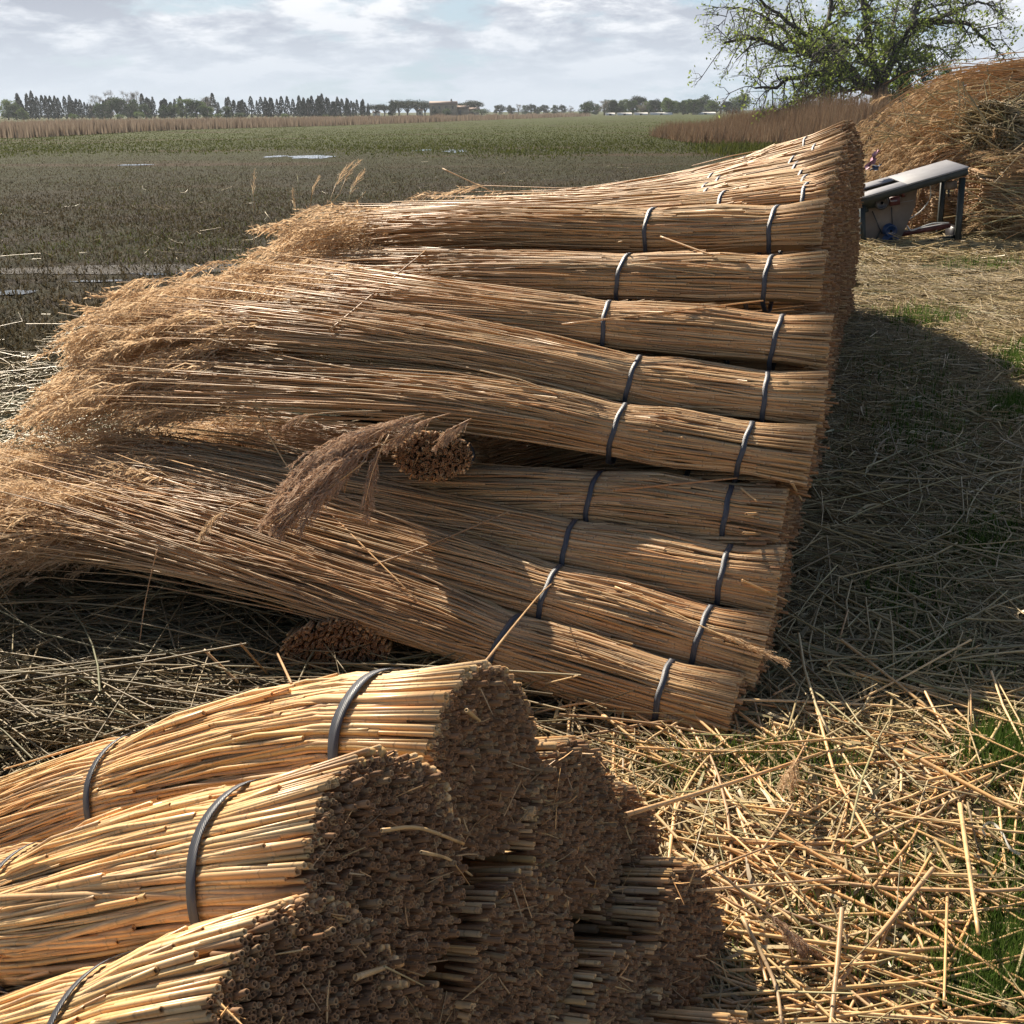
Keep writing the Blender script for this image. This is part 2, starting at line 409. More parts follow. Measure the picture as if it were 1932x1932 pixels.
    for i in ind:
        v, f, u = tubes(pt[i:i + 1], Rr[i:i + 1], max(sides, 5), ids=ids[i:i + 1], hollow=butts and hsides > 0)
        mk('reed', v, f, ms, root, u, True, base)['_'] = 0
    for o in root.children:
        o.location = (0, 0, 0)
        if '_' in o: del o['_']
    if len(rest):
        a = Acc(); a.add(*tubes(pt[rest], Rr[rest], sides, ids=ids[rest]))
        if core:
            kk = 24; ss = np.linspace(.055, min(Lr[0], lim or 9, s2 + .5), kk); w, h = prof(ss); _, sd_, up_ = cu.frame(ss); cc = cu.at(ss)
            an = np.linspace(0, 2 * PI, 24, endpoint=False)
            taper = np.clip(1 - (ss - s2) / .7, .25, 1) * .64
            vv = cc[:, None] + sd_[:, None] * (R0 * w * taper)[:, None, None] * np.cos(an)[None, :, None] + up_[:, None] * (R0 * h * taper)[:, None, None] * np.sin(an)[None, :, None]
            b0 = np.arange(kk - 1)[:, None] * 24; j = np.arange(24)[None]; j2 = (j + 1) % 24
            ff = np.stack([b0 + j, b0 + j2, b0 + 24 + j2, b0 + 24 + j], -1).reshape(-1, 4)
            uu = np.stack([np.repeat(ss[:, None], 24, 1), np.broadcast_to(np.arange(24) / 24., (kk, 24))], -1).reshape(-1, 2)
            a.add(vv.reshape(-1, 3), [ff, np.arange(24)[None, ::-1], (kk - 1) * 24 + np.arange(24)[None]], uu)
        o = a.build('reed_stems', ms, root, True, base); o.location = (0, 0, 0); o['kind'] = 'stuff'
    # --- cut ends
    if n_end:
        er = end_r or (rr[0] + rr[1]) / 2
        k = np.arange(n_end) + .5
        rad = np.sqrt(k / n_end) * .97; th = k * 2.39996 + r.randn(n_end) * .03
        sj = r.randn(n_end) * (.0035 if chaff else .009) - .001 - .02 * (r.rand(n_end) < .03); S = sj[:, None] + np.array([0, .06])[None]
        w, h = prof(np.maximum(S, 0)); _, sd_, up_ = cu.frame(S * 0)
        x = (rad * np.cos(th))[:, None] * R0 * w + r.randn(n_end, 2) * er * .3 + (r.randn(n_end, 1) * er * .35); y = (rad * np.sin(th))[:, None] * R0 * h + r.randn(n_end, 2) * er * .3 + (r.randn(n_end, 1) * er * .35)
        x[:, 0] += r.randn(n_end) * er * .7; y[:, 0] += r.randn(n_end) * er * .7
        p = cu.at(S) + sd_ * x[..., None] + up_ * y[..., None]
        Re = (er * r.uniform(.65, 1.15, n_end))[:, None] * np.array([1.04, .94])[None]
        v, f, u = tubes(p, Re, hsides if hsides else 4, ids=r.rand(n_end), hollow=hsides > 0, cap='front')
        o = mk('cut_ends', v, f, me, root, u, hsides > 0, base); o.location = (0, 0, 0); o['kind'] = 'stuff'
    if chaff:
        k = chaff; rad = np.sqrt(r.rand(k)) * 1.0; th = r.rand(k) * 2 * PI; w, h = prof(np.zeros(k)); t0, sd_, up_ = cu.frame(np.zeros(k))
        c_ = cu.at(np.zeros(k)) - t0 * r.uniform(.004, .016, (k, 1)) + sd_ * (R0 * w * rad * np.cos(th))[:, None] + up_ * (R0 * h * rad * np.sin(th))[:, None]
        d_ = unit(r.randn(k, 3) + t0 * r.uniform(-1.5, .3, (k, 1))); l_ = (.006 + .03 * r.rand(k) ** 2.5)[:, None]
        v, f, u = tubes(np.stack([c_ - d_ * l_, c_ + d_ * l_ * .1 + r.randn(k, 3) * .001, c_ + d_ * l_], 1), (r.uniform(.0007, .0019, k))[:, None] * np.array([1, .9, .5])[None], 3, ids=r.rand(k), cap=False)
        o = mk('splinters', v, f, ms, root, u, True, base); o.location = (0, 0, 0); o['kind'] = 'stuff'
    # --- straps
    for si in straps:
        m = 56; an = np.linspace(0, 2 * PI, m, endpoint=False)
        hw = strap_w / 2; sk = r.uniform(-.012, .012)
        acc = []
        for ds, dr_ in ((-hw, .0022), (hw, .0022), (hw, .0004), (-hw, .0004)):
            ss = si + ds + sk * np.sin(an + .6) + .0015 * np.sin(an * 7 + seed)
            w, h = prof(ss); _, sd_, up_ = cu.frame(ss)
            lump = 1 + .006 * np.sin(an * 5 + seed)
            acc.append(cu.at(ss) + sd_ * ((R0 * w * strap_f * lump + dr_) * np.cos(an))[:, None] + up_ * ((R0 * h * strap_f * lump + dr_) * np.sin(an))[:, None])
        V = np.stack(acc, 1).reshape(-1, 3)
        i = np.arange(m); i2 = (i + 1) % m
        F = [np.stack([i * 4 + a_, i2 * 4 + a_, i2 * 4 + (a_ + 1) % 4, i * 4 + (a_ + 1) % 4], 1) for a_ in range(4)]
        U = np.stack([np.repeat(an * R0, 4), np.tile([0, strap_w, strap_w, 0], m)], 1)
        o = mk('strap', V, F, M_strap, root, U, False, base); o.location = (0, 0, 0)
    # --- plumes
    if nplume:
        ii = r.permutation(n)[:nplume]
        a = Acc()
        d = unit(pt[ii, -1] - pt[ii, -2]) + r.randn(len(ii), 3) * .10 * rough; d[:, 2] -= .14
        place_plumes(a, pt[ii, -1], d, pscale, temps, seed=seed + 5, rollj=.7)
        o = a.build('plumes', mp, root, False, base); o.location = (0, 0, 0); o['kind'] = 'stuff'
    return root

def img_path(pts, d0, dr):
    """curve through photo points, the first at depth d0, the rest on the upright plane along dr"""
    A = P(pts[0][0], pts[0][1], d0); out = [A]
    for (x, y) in pts[1:]: out.append(onpl(x, y, A, dr))
    return out

# ------------------------------------------------------------------ ground
def ground_mats():
    m, t, b = mat('marsh_soil', .95); b.inputs['Specular IOR Level'].default_value = .08
    g = t.nodes.new('ShaderNodeTexCoord'); o = g.outputs['Object']; s = t.nodes.new('ShaderNodeSeparateXYZ'); t.links.new(o, s.inputs[0])
    X, Y = s.outputs[0], s.outputs[1]
    nb = noise(t, o, .05, 5, .6); nm = noise(t, o, .45, 5, .65); nf = noise(t, o, 3.2, 8, .78); nx = noise(t, o, 40.0, 3, .7)
    st = t.nodes.new('ShaderNodeMapping'); st.inputs['Scale'].default_value = (.25, 1, 1); t.links.new(o, st.inputs[0])
    ns = noise(t, st.outputs[0], .18, 5, .6)
    yy = math_n(t, 'ADD', Y, math_n(t, 'MULTIPLY', math_n(t, 'SUBTRACT', ns, .5), 26.0))
    yy = math_n(t, 'ADD', yy, math_n(t, 'MULTIPLY', X, -.35))
    brown = ramp(t, nf, [(.36, (0.014, 0.011, 0.009)), (.5, (0.040, 0.032, 0.024)), (.64, (0.087, 0.069, 0.053))])
    olive = ramp(t, nf, [(.34, (0.017, 0.019, 0.009)), (.5, (0.038, 0.040, 0.017)), (.66, (0.074, 0.065, 0.037))])
    green = ramp(t, nm, [(.3, (0.040, 0.048, 0.014)), (.5, (0.053, 0.065, 0.015)), (.7, (0.068, 0.087, 0.019))])
    c = mixc(t, sstep(t, nm, .42, .6), brown, olive)
    c = mixc(t, math_n(t, 'MULTIPLY', sstep(t, yy, 15.0, 40.0), .8), c, olive)
    c = mixc(t, math_n(t, 'MULTIPLY', sstep(t, yy, 26.0, 85.0), .92), c, green)
    # wide streaks of dead stubble
    c = mixc(t, math_n(t, 'MULTIPLY', sstep(t, ns, .54, .66), .85), c, (.075, .05, .034))
    t.links.new(c, b.inputs['Base Color'])
    bump(t, b, math_n(t, 'ADD', nf, math_n(t, 'MULTIPLY', nx, .4)), .9, .12)
    m2, t, b = mat('straw_litter', .9)
    g = t.nodes.new('ShaderNodeTexCoord'); o = g.outputs['Object']
    n1 = noise(t, o, 1.1, 5, .6); n2 = noise(t, o, 22, 5, .75, 1.5); n3 = noise(t, o, 90, 4, .7)
    c = ramp(t, n2, [(.32, (.06, .046, .028)), (.48, (.23, .175, .10)), (.62, (.44, .34, .20))])
    gr = ramp(t, n3, [(.35, (.025, .045, .012)), (.6, (.06, .09, .025))])
    c = mixc(t, sstep(t, n1, .56, .66), c, gr)
    t.links.new(c, b.inputs['Base Color']); bump(t, b, math_n(t, 'ADD', n2, n3), 1.0, .03)
    m3, t, b = mat('puddle_water', .04)
    b.inputs['Base Color'].default_value = (.03, .028, .024, 1)
    g = t.nodes.new('ShaderNodeTexCoord'); bump(t, b, noise(t, g.outputs['Object'], 14, 2), .05, .01)
    m4, t, b = mat('wet_mud', .22)
    g = t.nodes.new('ShaderNodeTexCoord'); o = g.outputs['Object']
    n2 = noise(t, o, 16, 5, .7); n3 = noise(t, o, 60, 4, .7)
    t.links.new(ramp(t, n2, [(.35, (.022, .019, .016)), (.6, (.06, .05, .042))]), b.inputs['Base Color'])
    t.links.new(math_n(t, 'ADD', math_n(t, 'MULTIPLY', sstep(t, n2, .36, .44), .75), .08), b.inputs['Roughness']); b.inputs['Specular IOR Level'].default_value = .16
    bump(t, b, math_n(t, 'ADD', n2, math_n(t, 'MULTIPLY', n3, .5)), .9, .05)
    return m, m2, m3, m4
M_marsh, M_litter, M_water, M_mud = ground_mats()

def sheet(name, poly, z, mt, n=1, amp=0.0, **k):
    """irregular sheet: a polygon fanned from its centre with rings"""
    poly = np.asarray(poly, float); c = poly.mean(0); m = len(poly)
    rings = np.linspace(1, 0, n + 1)[:-1]
    V = [np.column_stack([c + (poly - c) * q, np.full(m, z)]) for q in rings] + [np.array([[c[0], c[1], z]])]
    V = np.concatenate(V); i = np.arange(m); i2 = (i + 1) % m; F4 = []
    for q in range(n - 1): F4.append(np.stack([q * m + i, q * m + i2, (q + 1) * m + i2, (q + 1) * m + i], 1))
    F3 = np.stack([(n - 1) * m + i, (n - 1) * m + i2, np.full(m, n * m)], 1)
    return setp(mk(name, V, ([np.concatenate(F4)] if F4 else []) + [F3], mt, None, None, True), **k)
sheet('marsh_field', [(-3000, -400), (3000, -400), (3000, 5000), (-3000, 5000)], -.03, M_marsh, kind='structure')
LIT = [(-4, -4), (9, -4), (16, 8), (26, 24), (24, 34), (12, 33), (6.5, 22), (4.4, 14), (3.0, 10.5), (1.6, 9.0), (0.2, 7.0), (-1.2, 5.4), (-2.3, 4.2), (-3.2, 3.4), (-4.6, 2.6)]
def wob_poly(poly, step=.5, amp=.12, seed=1):
    r = np.random.RandomState(seed); out = []
    for a, b in zip(poly, poly[1:] + poly[:1]):
        a, b = np.array(a, float), np.array(b, float); k = max(1, int(np.linalg.norm(b - a) / step))
        for i in range(k): out.append(a + (b - a) * i / k + r.randn(2) * amp)
    return out
sheet('straw_ground', wob_poly(LIT), 0.0, M_litter, kind='structure')
def blobpoly(c, rx, ry, ang=0, seed=0, m=28, rag=.25):
    r = np.random.RandomState(seed); a = np.linspace(0, 2 * PI, m, endpoint=False)
    rad = 1 + rag * np.sin(a * 2 + r.rand() * 6) * r.rand() + rag * .6 * np.sin(a * 5 + r.rand() * 6) + rag * .4 * r.randn(m)
    p = np.stack([rx * rad * np.cos(a), ry * rad * np.sin(a)], 1); R = np.array([[math.cos(ang), -math.sin(ang)], [math.sin(ang), math.cos(ang)]])
    return [tuple(q) for q in (p @ R.T + np.array(c))]
def inpoly(poly, pts):
    poly = np.asarray(poly); x, y = pts[:, 0], pts[:, 1]; ins = np.zeros(len(pts), bool)
    for (x1, y1), (x2, y2) in zip(poly, np.roll(poly, -1, 0)):
        cnd = ((y1 > y) != (y2 > y)) & (x < (x2 - x1) * (y - y1) / (y2 - y1 + 1e-12) + x1); ins ^= cnd
    return ins
# wet mud and puddles, placed where the photograph shows them
a = gp(150, 505); sheet('mud', blobpoly(a[:2], 2.8, .32, .12, 3, 60, .3), -.022, M_mud, 3, kind='structure')
#a = gp(350, 313); sheet('mud', blobpoly(a[:2], 5.5, 1.6, .05, 4, 60, .3), -.022, M_mud, 3, kind='structure')
for (x, y, wpx, hpx, sd_) in [(590, 296, 38, 3.2, 1), (520, 295, 22, 1.4, 8), (860, 285, 22, 2.6, 2), (800, 283, 18, 1.2, 9), (255, 311, 24, 1.2, 5), (25, 552, 40, 4, 6), (190, 530, 50, 2, 7), (1665, 288, 15, .6, 10), (400, 500, 40, 2, 12), (300, 515, 50, 3, 13)]:
    c = gp(x, y, -.02); l = gp(x - wpx, y, -.02); u_ = gp(x, y - hpx, -.02)
    sheet('water', blobpoly(c[:2], abs(c[0] - l[0]), max(.04, abs(u_[1] - c[1])), 0, sd_, 40, .22), -.014 - .0007 * sd_, M_water, kind='structure')

# ------------------------------------------------------------------ loose straw and grass (stuff)
def straws(n, sampler, seed, L=(.05, .6), rad=(.0014, .0034), z=(.004, .06), name='loose_straw', mt=None, sides=3, tilt=.12, prefer=None, K=4, label='', group=None):
    r = np.random.RandomState(seed)
    xy = sampler(r, n); n = len(xy)
    ln = L[0] + (L[1] - L[0]) * r.rand(n) ** 1.6
    an = r.rand(n) * PI * 2
    if prefer is not None:
        k = r.rand(n) < prefer[1]; an[k] = prefer[0] + r.randn(k.sum()) * .45
    zz = z[0] + (z[1] - z[0]) * r.rand(n) ** 1.5; tl = r.randn(n) * tilt
    s = np.linspace(-.5, .5, K)[None]
    cur = r.randn(n)[:, None] * .22
    kink = (r.rand(n) < .3)[:, None] * r.randn(n)[:, None] * .6
    dx = s * ln[:, None]; dy = (cur * s ** 2 + kink * np.abs(s)) * ln[:, None]
    c, s_ = np.cos(an)[:, None], np.sin(an)[:, None]
    p = np.stack([xy[:, :1] + dx * c - dy * s_, xy[:, 1:2] + dx * s_ + dy * c, zz[:, None] + dx * np.sin(tl)[:, None] + 0 * dy], -1)
    p[..., 2] = np.maximum(p[..., 2], .002)
    R = (rad[0] + (rad[1] - rad[0]) * r.rand(n) ** 1.5)[:, None] * np.linspace(1, .7, K)[None]
    v, f, u = tubes(p, R, sides, ids=r.rand(n), cap=False)
    o = mk(name, v, f, mt or M_loose, None, u)
    return setp(o, label=label, cat='straw', kind='stuff', group=group)
def persp_sampler(x0, x1, y0, y1, poly=None, clip=None, power=0.0, soft=0):
    """uniform in the photo window then thrown on the ground; density falls off with distance as seen"""
    def f(r, n):
        px = r.uniform(x0, x1, n); py = y1 - (y1 - y0) * r.rand(n) ** (1 + power)
        if soft: py = np.maximum(py + r.randn(n) * soft + soft * .8 * np.sin(px * .006 + y0) + soft * .5 * np.sin(px * .019 + 1), 219)
        rr_ = FWD[None] + RIGHT[None] * ((px / W - .5) / FN)[:, None] + UP[None] * ((.5 - py / W) / FN)[:, None]
        q = CAM + rr_ * (-CAM[2] / rr_[:, 2])[:, None]; q = q[:, :2]
        if clip is not None: q = q[clip(q)]
        return q
    return f
wallx = lambda y: .63 + .36 * (y - 2.37)
rightof = lambda q: (q[:, 0] > wallx(q[:, 1]) - .15) & (q[:, 0] < 9) | (q[:, 1] < 2.3)
straws(8000, persp_sampler(1000, 2060, 1380, 2100, clip=rightof), 1, L=(.05, .75), rad=(.0014, .0036), z=(.004, .07), prefer=(-.6, .55), label='thick layer of loose golden straw in the sun at the lower right', K=4)
straws(7500, persp_sampler(1380, 2060, 880, 1440, clip=rightof), 2, L=(.06, .75), rad=(.0014, .0034), z=(.004, .07), K=3, label='tangle of loose straw in the shade along the end wall of the big stack')
straws(8000, persp_sampler(1560, 2080, 500, 900, clip=rightof), 3, L=(.08, .6), rad=(.0018, .0042), z=(.004, .06), K=3, label='trampled straw on the ground beyond the shadow')
straws(5200, persp_sampler(1560, 2150, 395, 500, clip=lambda q: (q[:, 0] > wallx(q[:, 1]) - .1) & inpoly(LIT, q)), 4, L=(.15, .9), rad=(.003, .007), z=(.004, .08), K=3, label='straw scattered round the saw bench')
straws(7500, persp_sampler(-160, 1000, 980, 1450, clip=lambda q: (q[:, 1] > 1.6)), 5, L=(.12, .95), rad=(.0013, .0034), K=3, z=(.004, .10), prefer=(PI - .2, .5), mt=M_dull, label='grey straw darkened for the shade between the two stacks')
straws(3200, persp_sampler(-160, 300, 560, 1000, clip=lambda q: inpoly(LIT, q) | (q[:, 0] > -3.5)), 6, L=(.05, .5), rad=(.0015, .003), z=(-.02, .04), label='bits of straw at the left edge of the marsh')
straws(3200, persp_sampler(1500, 2200, 292, 400, clip=lambda q: (q[:, 0] > wallx(q[:, 1]) - .1) & inpoly(LIT, q)), 7, L=(.3, 1.6), rad=(.008, .016), z=(.004, .12), K=3, label='straw spread over the ground round the reed heap')
straws(9000, persp_sampler(1000, 2060, 1380, 2100, clip=rightof), 8, L=(.01, .12), rad=(.0007, .0018), z=(.03, .075), K=2, tilt=.5, label='chaff and broken bits over the sunlit litter')
straws(5000, persp_sampler(1380, 2060, 500, 1400, clip=rightof), 9, L=(.02, .2), rad=(.0008, .002), z=(.03, .07), K=2, tilt=.5, label='fine chaff over the shaded litter')
def shreds(n, sampler, seed, label, mt):
    r = np.random.RandomState(seed); xy = sampler(r, n); n = len(xy); K = 5; s = np.linspace(0, 1, K)[None]
    ln = (.06 + .30 * r.rand(n) ** 1.5)[:, None]; an = (r.rand(n) * 2 * PI)[:, None] + (r.randn(n)[:, None] * 1.1) * s
    st = ln / (K - 1); x = np.cumsum(np.cos(an) * st, 1); y = np.cumsum(np.sin(an) * st, 1)
    z = (.03 + .05 * r.rand(n))[:, None] + .02 * np.sin(s * 3 + r.rand(n)[:, None] * 6)
    w = (.0018 + .004 * r.rand(n))[:, None] * np.sin(np.clip(s * PI * .9 + .25, 0, PI)); nx, ny = -np.sin(an), np.cos(an); tw = r.randn(n)[:, None] * .5
    c = np.stack([xy[:, :1] + x, xy[:, 1:2] + y, z], -1); o_ = np.stack([nx * w, ny * w, w * tw], -1)
    V = np.stack([c - o_, c + o_], 2).reshape(-1, 3); b = (np.arange(n) * K * 2)[:, None, None]; k = np.arange(K - 1)[None, :, None] * 2
    F = (b + k + np.array([0, 1, 3, 2])[None, None]).reshape(-1, 4); ids = r.rand(n)
    U = np.stack([np.broadcast_to((s * ln + ids[:, None] * 5)[:, :, None], (n, K, 2)), np.broadcast_to(ids[:, None, None], (n, K, 2))], -1).reshape(-1, 2)
    setp(mk('leaf_shreds', V, F, mt, None, U, True), label=label, cat='straw', kind='stuff')
shreds(2600, persp_sampler(1000, 2060, 1380, 2100, clip=rightof), 61, 'curled dry leaf shreds in the sunlit litter', M_loose)
shreds(1600, persp_sampler(1380, 2060, 700, 1430, clip=rightof), 62, 'curled dry leaf shreds in the shade', M_loose)
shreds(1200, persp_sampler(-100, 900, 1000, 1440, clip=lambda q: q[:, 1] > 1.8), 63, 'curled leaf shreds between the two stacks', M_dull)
straws(4200, persp_sampler(2060, 3000, 520, 2100, clip=lambda q: inpoly(LIT, q)), 17, L=(.08, .7), rad=(.0016, .0038), z=(.004, .06), K=3, label='straw scattered over the ground further right')
# long fallen reeds lying over the litter
straws(420, persp_sampler(1050, 2060, 1380, 2100, clip=rightof), 11, L=(.5, 1.2), rad=(.003, .0052), z=(.05, .10), sides=6, K=6, tilt=.05, prefer=(-.55, .5), label='long thick straw stems lying on top of the lower right litter', mt=M_gold)
straws(260, persp_sampler(1420, 2060, 900, 1430, clip=rightof), 12, L=(.5, 1.1), rad=(.0028, .0045), z=(.06, .11), sides=5, K=6, tilt=.06, label='long straw stems lying in the shade right of the big stack')
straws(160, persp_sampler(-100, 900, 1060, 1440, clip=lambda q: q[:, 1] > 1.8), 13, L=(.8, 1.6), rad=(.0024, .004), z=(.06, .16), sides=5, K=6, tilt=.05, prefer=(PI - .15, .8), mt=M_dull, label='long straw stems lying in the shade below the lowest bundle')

def blades(n, sampler, seed, h=(.04, .12), w=.003, name='grass', mt=M_grass, label='', lean=.5, z=0.0, cl=0, clr=.06, cat='grass', top=1.0, simple=False):
    r = np.random.RandomState(seed)
    if cl:
        c = sampler(r, n // cl); xy = np.repeat(c, cl, 0) + r.randn(len(c) * cl, 2) * clr
    else: xy = sampler(r, n)
    n = len(xy); hh = (h[0] + (h[1] - h[0]) * r.rand(n))
    an = r.rand(n) * 2 * PI; ln = lean * r.rand(n)
    d = np.stack([np.cos(an), np.sin(an)], 1)
    wd = np.stack([-np.sin(an + r.randn(n)), np.cos(an)], 1) * (w * (.6 + .8 * r.rand(n)))[:, None]
    b = np.column_stack([xy, np.full(n, z)])
    wv = np.column_stack([wd, np.zeros(n)])
    m_ = b + np.column_stack([d * (ln * hh * .4)[:, None], hh * .6]); e = b + np.column_stack([d * (ln * hh)[:, None], hh * (1 - .25 * ln)])
    if simple:
        V = np.stack([b - wv, b + wv, e], 1).reshape(-1, 3); U = np.stack([np.tile([0, 0, 1], n), np.repeat(r.rand(n), 3)], 1)
        return setp(mk(name, V, [np.arange(n * 3).reshape(n, 3)], mt, None, U, False), label=label, cat=cat, kind='stuff')
    V = np.stack([b - wv, b + wv, m_ + wv * .8 * top, m_ - wv * .8 * top, e], 1).reshape(-1, 3)
    i = np.arange(n)[:, None] * 5
    F = [i + np.array([[0, 1, 2, 3]]), i + np.array([[3, 2, 4]])]
    U = np.stack([np.tile([0, 0, .6, .6, 1], n), np.repeat(r.rand(n), 5)], 1)
    return setp(mk(name, V, F, mt, None, U, False), label=label, cat=cat, kind='stuff')
def patch_sampler(cs):
    def f(r, n):
        out = []
        wsum = sum(c[4] for c in cs)
        for (px, py, wx, wy, wt) in cs:
            k = int(n * wt / wsum); q = np.stack([px + r.randn(k) * wx, py + r.randn(k) * wy], 1)
            out.append(np.array([gp(a_, b_)[:2] for a_, b_ in q]))
        return np.concatenate(out)
    return f
blades(26000, patch_sampler([(1880, 1460, 50, 28, 2.2), (1900, 1850, 40, 70, 2.6), (1900, 1650, 30, 50, .8), (1700, 1700, 60, 60, .5), (1500, 1490, 60, 30, .4), (1860, 1900, 60, 40, 2), (1400, 1480, 100, 25, .4), (1600, 1840, 150, 60, .5)]), 21, h=(.05, .13), w=.0022, label='bright green grass coming up through the litter at lower right')
blades(9000, patch_sampler([(1740, 830, 60, 45, 1.4), (1850, 1040, 50, 30, 1.4), (1700, 1150, 50, 40, 1), (1740, 1290, 70, 30, 1.2), (1730, 605, 40, 10, .7), (1920, 690, 25, 15, 1), (1910, 780, 25, 15, .8), (1860, 500, 50, 5, .5), (1700, 700, 70, 40, .5)]), 22, h=(.04, .12), w=.003, label='green grass growing through the straw in the shade')
blades(6000, patch_sampler([(150, 1090, 110, 30, 1.5), (80, 1180, 70, 50, 1), (420, 1290, 60, 15, .6), (330, 1230, 80, 30, .5)]), 23, h=(.03, .09), w=.0025, label='grass between the straw at the left edge')

def field_sampler(y0, y1, x0=-60, x1=2000, gate=-.5):
    f0 = persp_sampler(x0, x1, y0, y1, soft=9 if y0 > 230 else 5)
    def f(r, n):
        q = f0(r, n); ok = ~inpoly(LIT, q)
        k = np.sin(q[:, 0] * .9 + q[:, 1] * .35) + np.sin(q[:, 0] * .33 - q[:, 1] * .8 + 2) + r.randn(len(q)) * .8
        return q[ok & (k > gate)]
    return f
blades(110000, field_sampler(262, 720, gate=-2.2), 31, h=(.02, .09), w=.008, mt=M_stub, label='low brown and olive stubble over the near marsh', z=-.03, cl=3, clr=.10, lean=1.8, cat='marsh plants', name='marsh_stubble', simple=True)
blades(30000, field_sampler(262, 500, gate=-.3), 32, h=(.02, .08), w=.007, mt=M_sprout, label='fresh green shoots over the marsh', z=-.03, cl=4, clr=.25, lean=1.2, cat='marsh plants', name='marsh_shoots', simple=True)
blades(52000, field_sampler(222, 285, -60, 1500, -2.5), 33, h=(.04, .12), w=.03, mt=M_sprout, label='green growth on the far marsh', z=-.03, cl=5, clr=.6, lean=.9, cat='marsh plants', name='far_marsh_growth', simple=True)
blades(60000, field_sampler(262, 440, -60, 1500, -2.2), 35, h=(.02, .07), w=.010, mt=M_stub, label='coarse dead stubble over the middle marsh', z=-.03, cl=2, clr=.3, lean=1.6, cat='marsh plants', name='marsh_stubble', simple=True)
straws(800, field_sampler(300, 720), 34, L=(.08, .5), rad=(.002, .0045), z=(-.02, .05), K=3, tilt=.35, label='pale broken stalks strewn over the marsh')

# ------------------------------------------------------------------ the big stack
def dirv(az): return np.array([-math.cos(math.radians(az)), math.sin(math.radians(az)), 0])
GB = 'tied bundles on the near slope of the big stack'
B = [ # image path (butt first), depth of the butt, azimuth, straps, radius, label
 (1, [(1563, 436), (1350, 444), (1100, 438), (900, 432), (760, 440)], 3.80, 26, (1465, 1233), .112, 'topmost black strapped bundle of the near slope, right below the pale flattened bundles'),
 (2, [(1560, 536), (1350, 534), (1100, 527), (850, 520), (640, 520)], 3.68, 22, (1453, 1182), .112, 'second bundle from the top of the near slope, just below the topmost strapped one'),
 (3, [(1566, 658), (1350, 640), (1150, 622), (850, 588), (560, 560), (300, 556)], 3.55, 18, (1466, 1150), .114, 'third bundle from the top of the near slope, under a long stem pointing right'),
 (4, [(1557, 766), (1400, 752), (1200, 725), (900, 660), (550, 608), (250, 586), (60, 600)], 3.42, 17, (1445, 1197), .110, 'fourth bundle from the top of the near slope, its stems curving up to the left'),
 (5, [(1530, 872), (1350, 846), (1170, 818), (900, 762), (550, 735), (250, 720), (120, 740)], 3.28, 17, (1403, 1167), .112, 'fifth bundle from the top, lying over the dark hollow with the brown plumes'),
 (6, [(1478, 994), (1300, 966), (1125, 948), (850, 935), (550, 928), (300, 905), (120, 890)], 3.22, 18, (1373, 1126), .112, 'shaded bundle just under the dark hollow, two short stems catching sun at its right end'),
 (7, [(1475, 1108), (1300, 1080), (1080, 1042), (850, 990), (600, 930), (350, 880), (150, 880)], 3.08, 20, (1367, 1079), .112, 'shaded bundle below the brown plumes, third up from the ground'),
 (8, [(1443, 1238), (1300, 1200), (1045, 1130), (850, 1070), (600, 990), (350, 930), (150, 910)], 2.95, 21, (1322, 1042), .112, 'second bundle up from the ground with a tan plume lying across its right strap'),
 (9, [(1388, 1350), (1255, 1312), (965, 1222), (780, 1150), (600, 1092), (300, 1002), (60, 958)], 2.80, 22.5, (1254, 955), .106, 'lowest bundle of the big stack, laid slanting down to its cut end on the ground'),
]
for (k, pts, d0, az, st, R0, lab) in B:
    C = img_path(pts, d0, dirv(az))
    bundle(C, R0=R0, label=lab, group=GB, n=330, n_ind=70, n_end=150, straps=st, nplume=(140, 140, 170, 200, 190, 130, 140, 150, 220)[k - 1],
           spread=(.30, .26, .22, .26, .20, .28, .28, .32, .42)[k - 1], flat=.33, seed=100 + k, Lr=(1.95, 2.6) if k > 3 else (1.75, 2.2), rough=(1.1, 1.0, .85, .95, 1.0, 1.1, 1.1, 1.1, 1.2)[k - 1], early=.36, under=.62, pscale=1.0, hsides=4, end_r=.0045, K=6)

# pale flattened bundles on the crown of the stack, climbing to the right
Rr_ = [
 ([(1575, 388), (1400, 404), (1150, 421), (900, 436), (760, 451)], 4.10, 30, (1527, 1372)),
 ([(1585, 368), (1400, 390), (1150, 413), (950, 425), (800, 435)], 4.35, 32, (1524, 1340)),
 ([(1590, 348), (1400, 378), (1150, 405), (950, 416), (820, 426)], 4.65, 33, (1520, 1339)),
 ([(1597, 328), (1400, 364), (1200, 392), (1000, 408), (860, 419)], 4.95, 35, (1511, 1366)),
 ([(1605, 308), (1450, 341), (1250, 377), (1050, 399), (900, 412)], 5.3, 36, (1505, 1351)),
 ([(1608, 288), (1480, 322), (1300, 362), (1100, 390), (950, 405)], 5.7, 38, (1549, 1415)),
 ([(1606, 264), (1500, 298), (1350, 341), (1150, 381), (1000, 400)], 6.1, 40, (1532, 1415)),
]
RL = ['lowest of the pale crown bundles, directly above the topmost near slope bundle', 'second pale crown bundle from below, a silver strap piece near its right end', 'third pale crown bundle from below with a strap glinting at the right',
      'middle of the seven pale crown bundles', 'pale crown bundle third from the top', 'pale crown bundle just below the highest one', 'highest pale bundle of the big stack, its butts cut off against the brown reedbed']
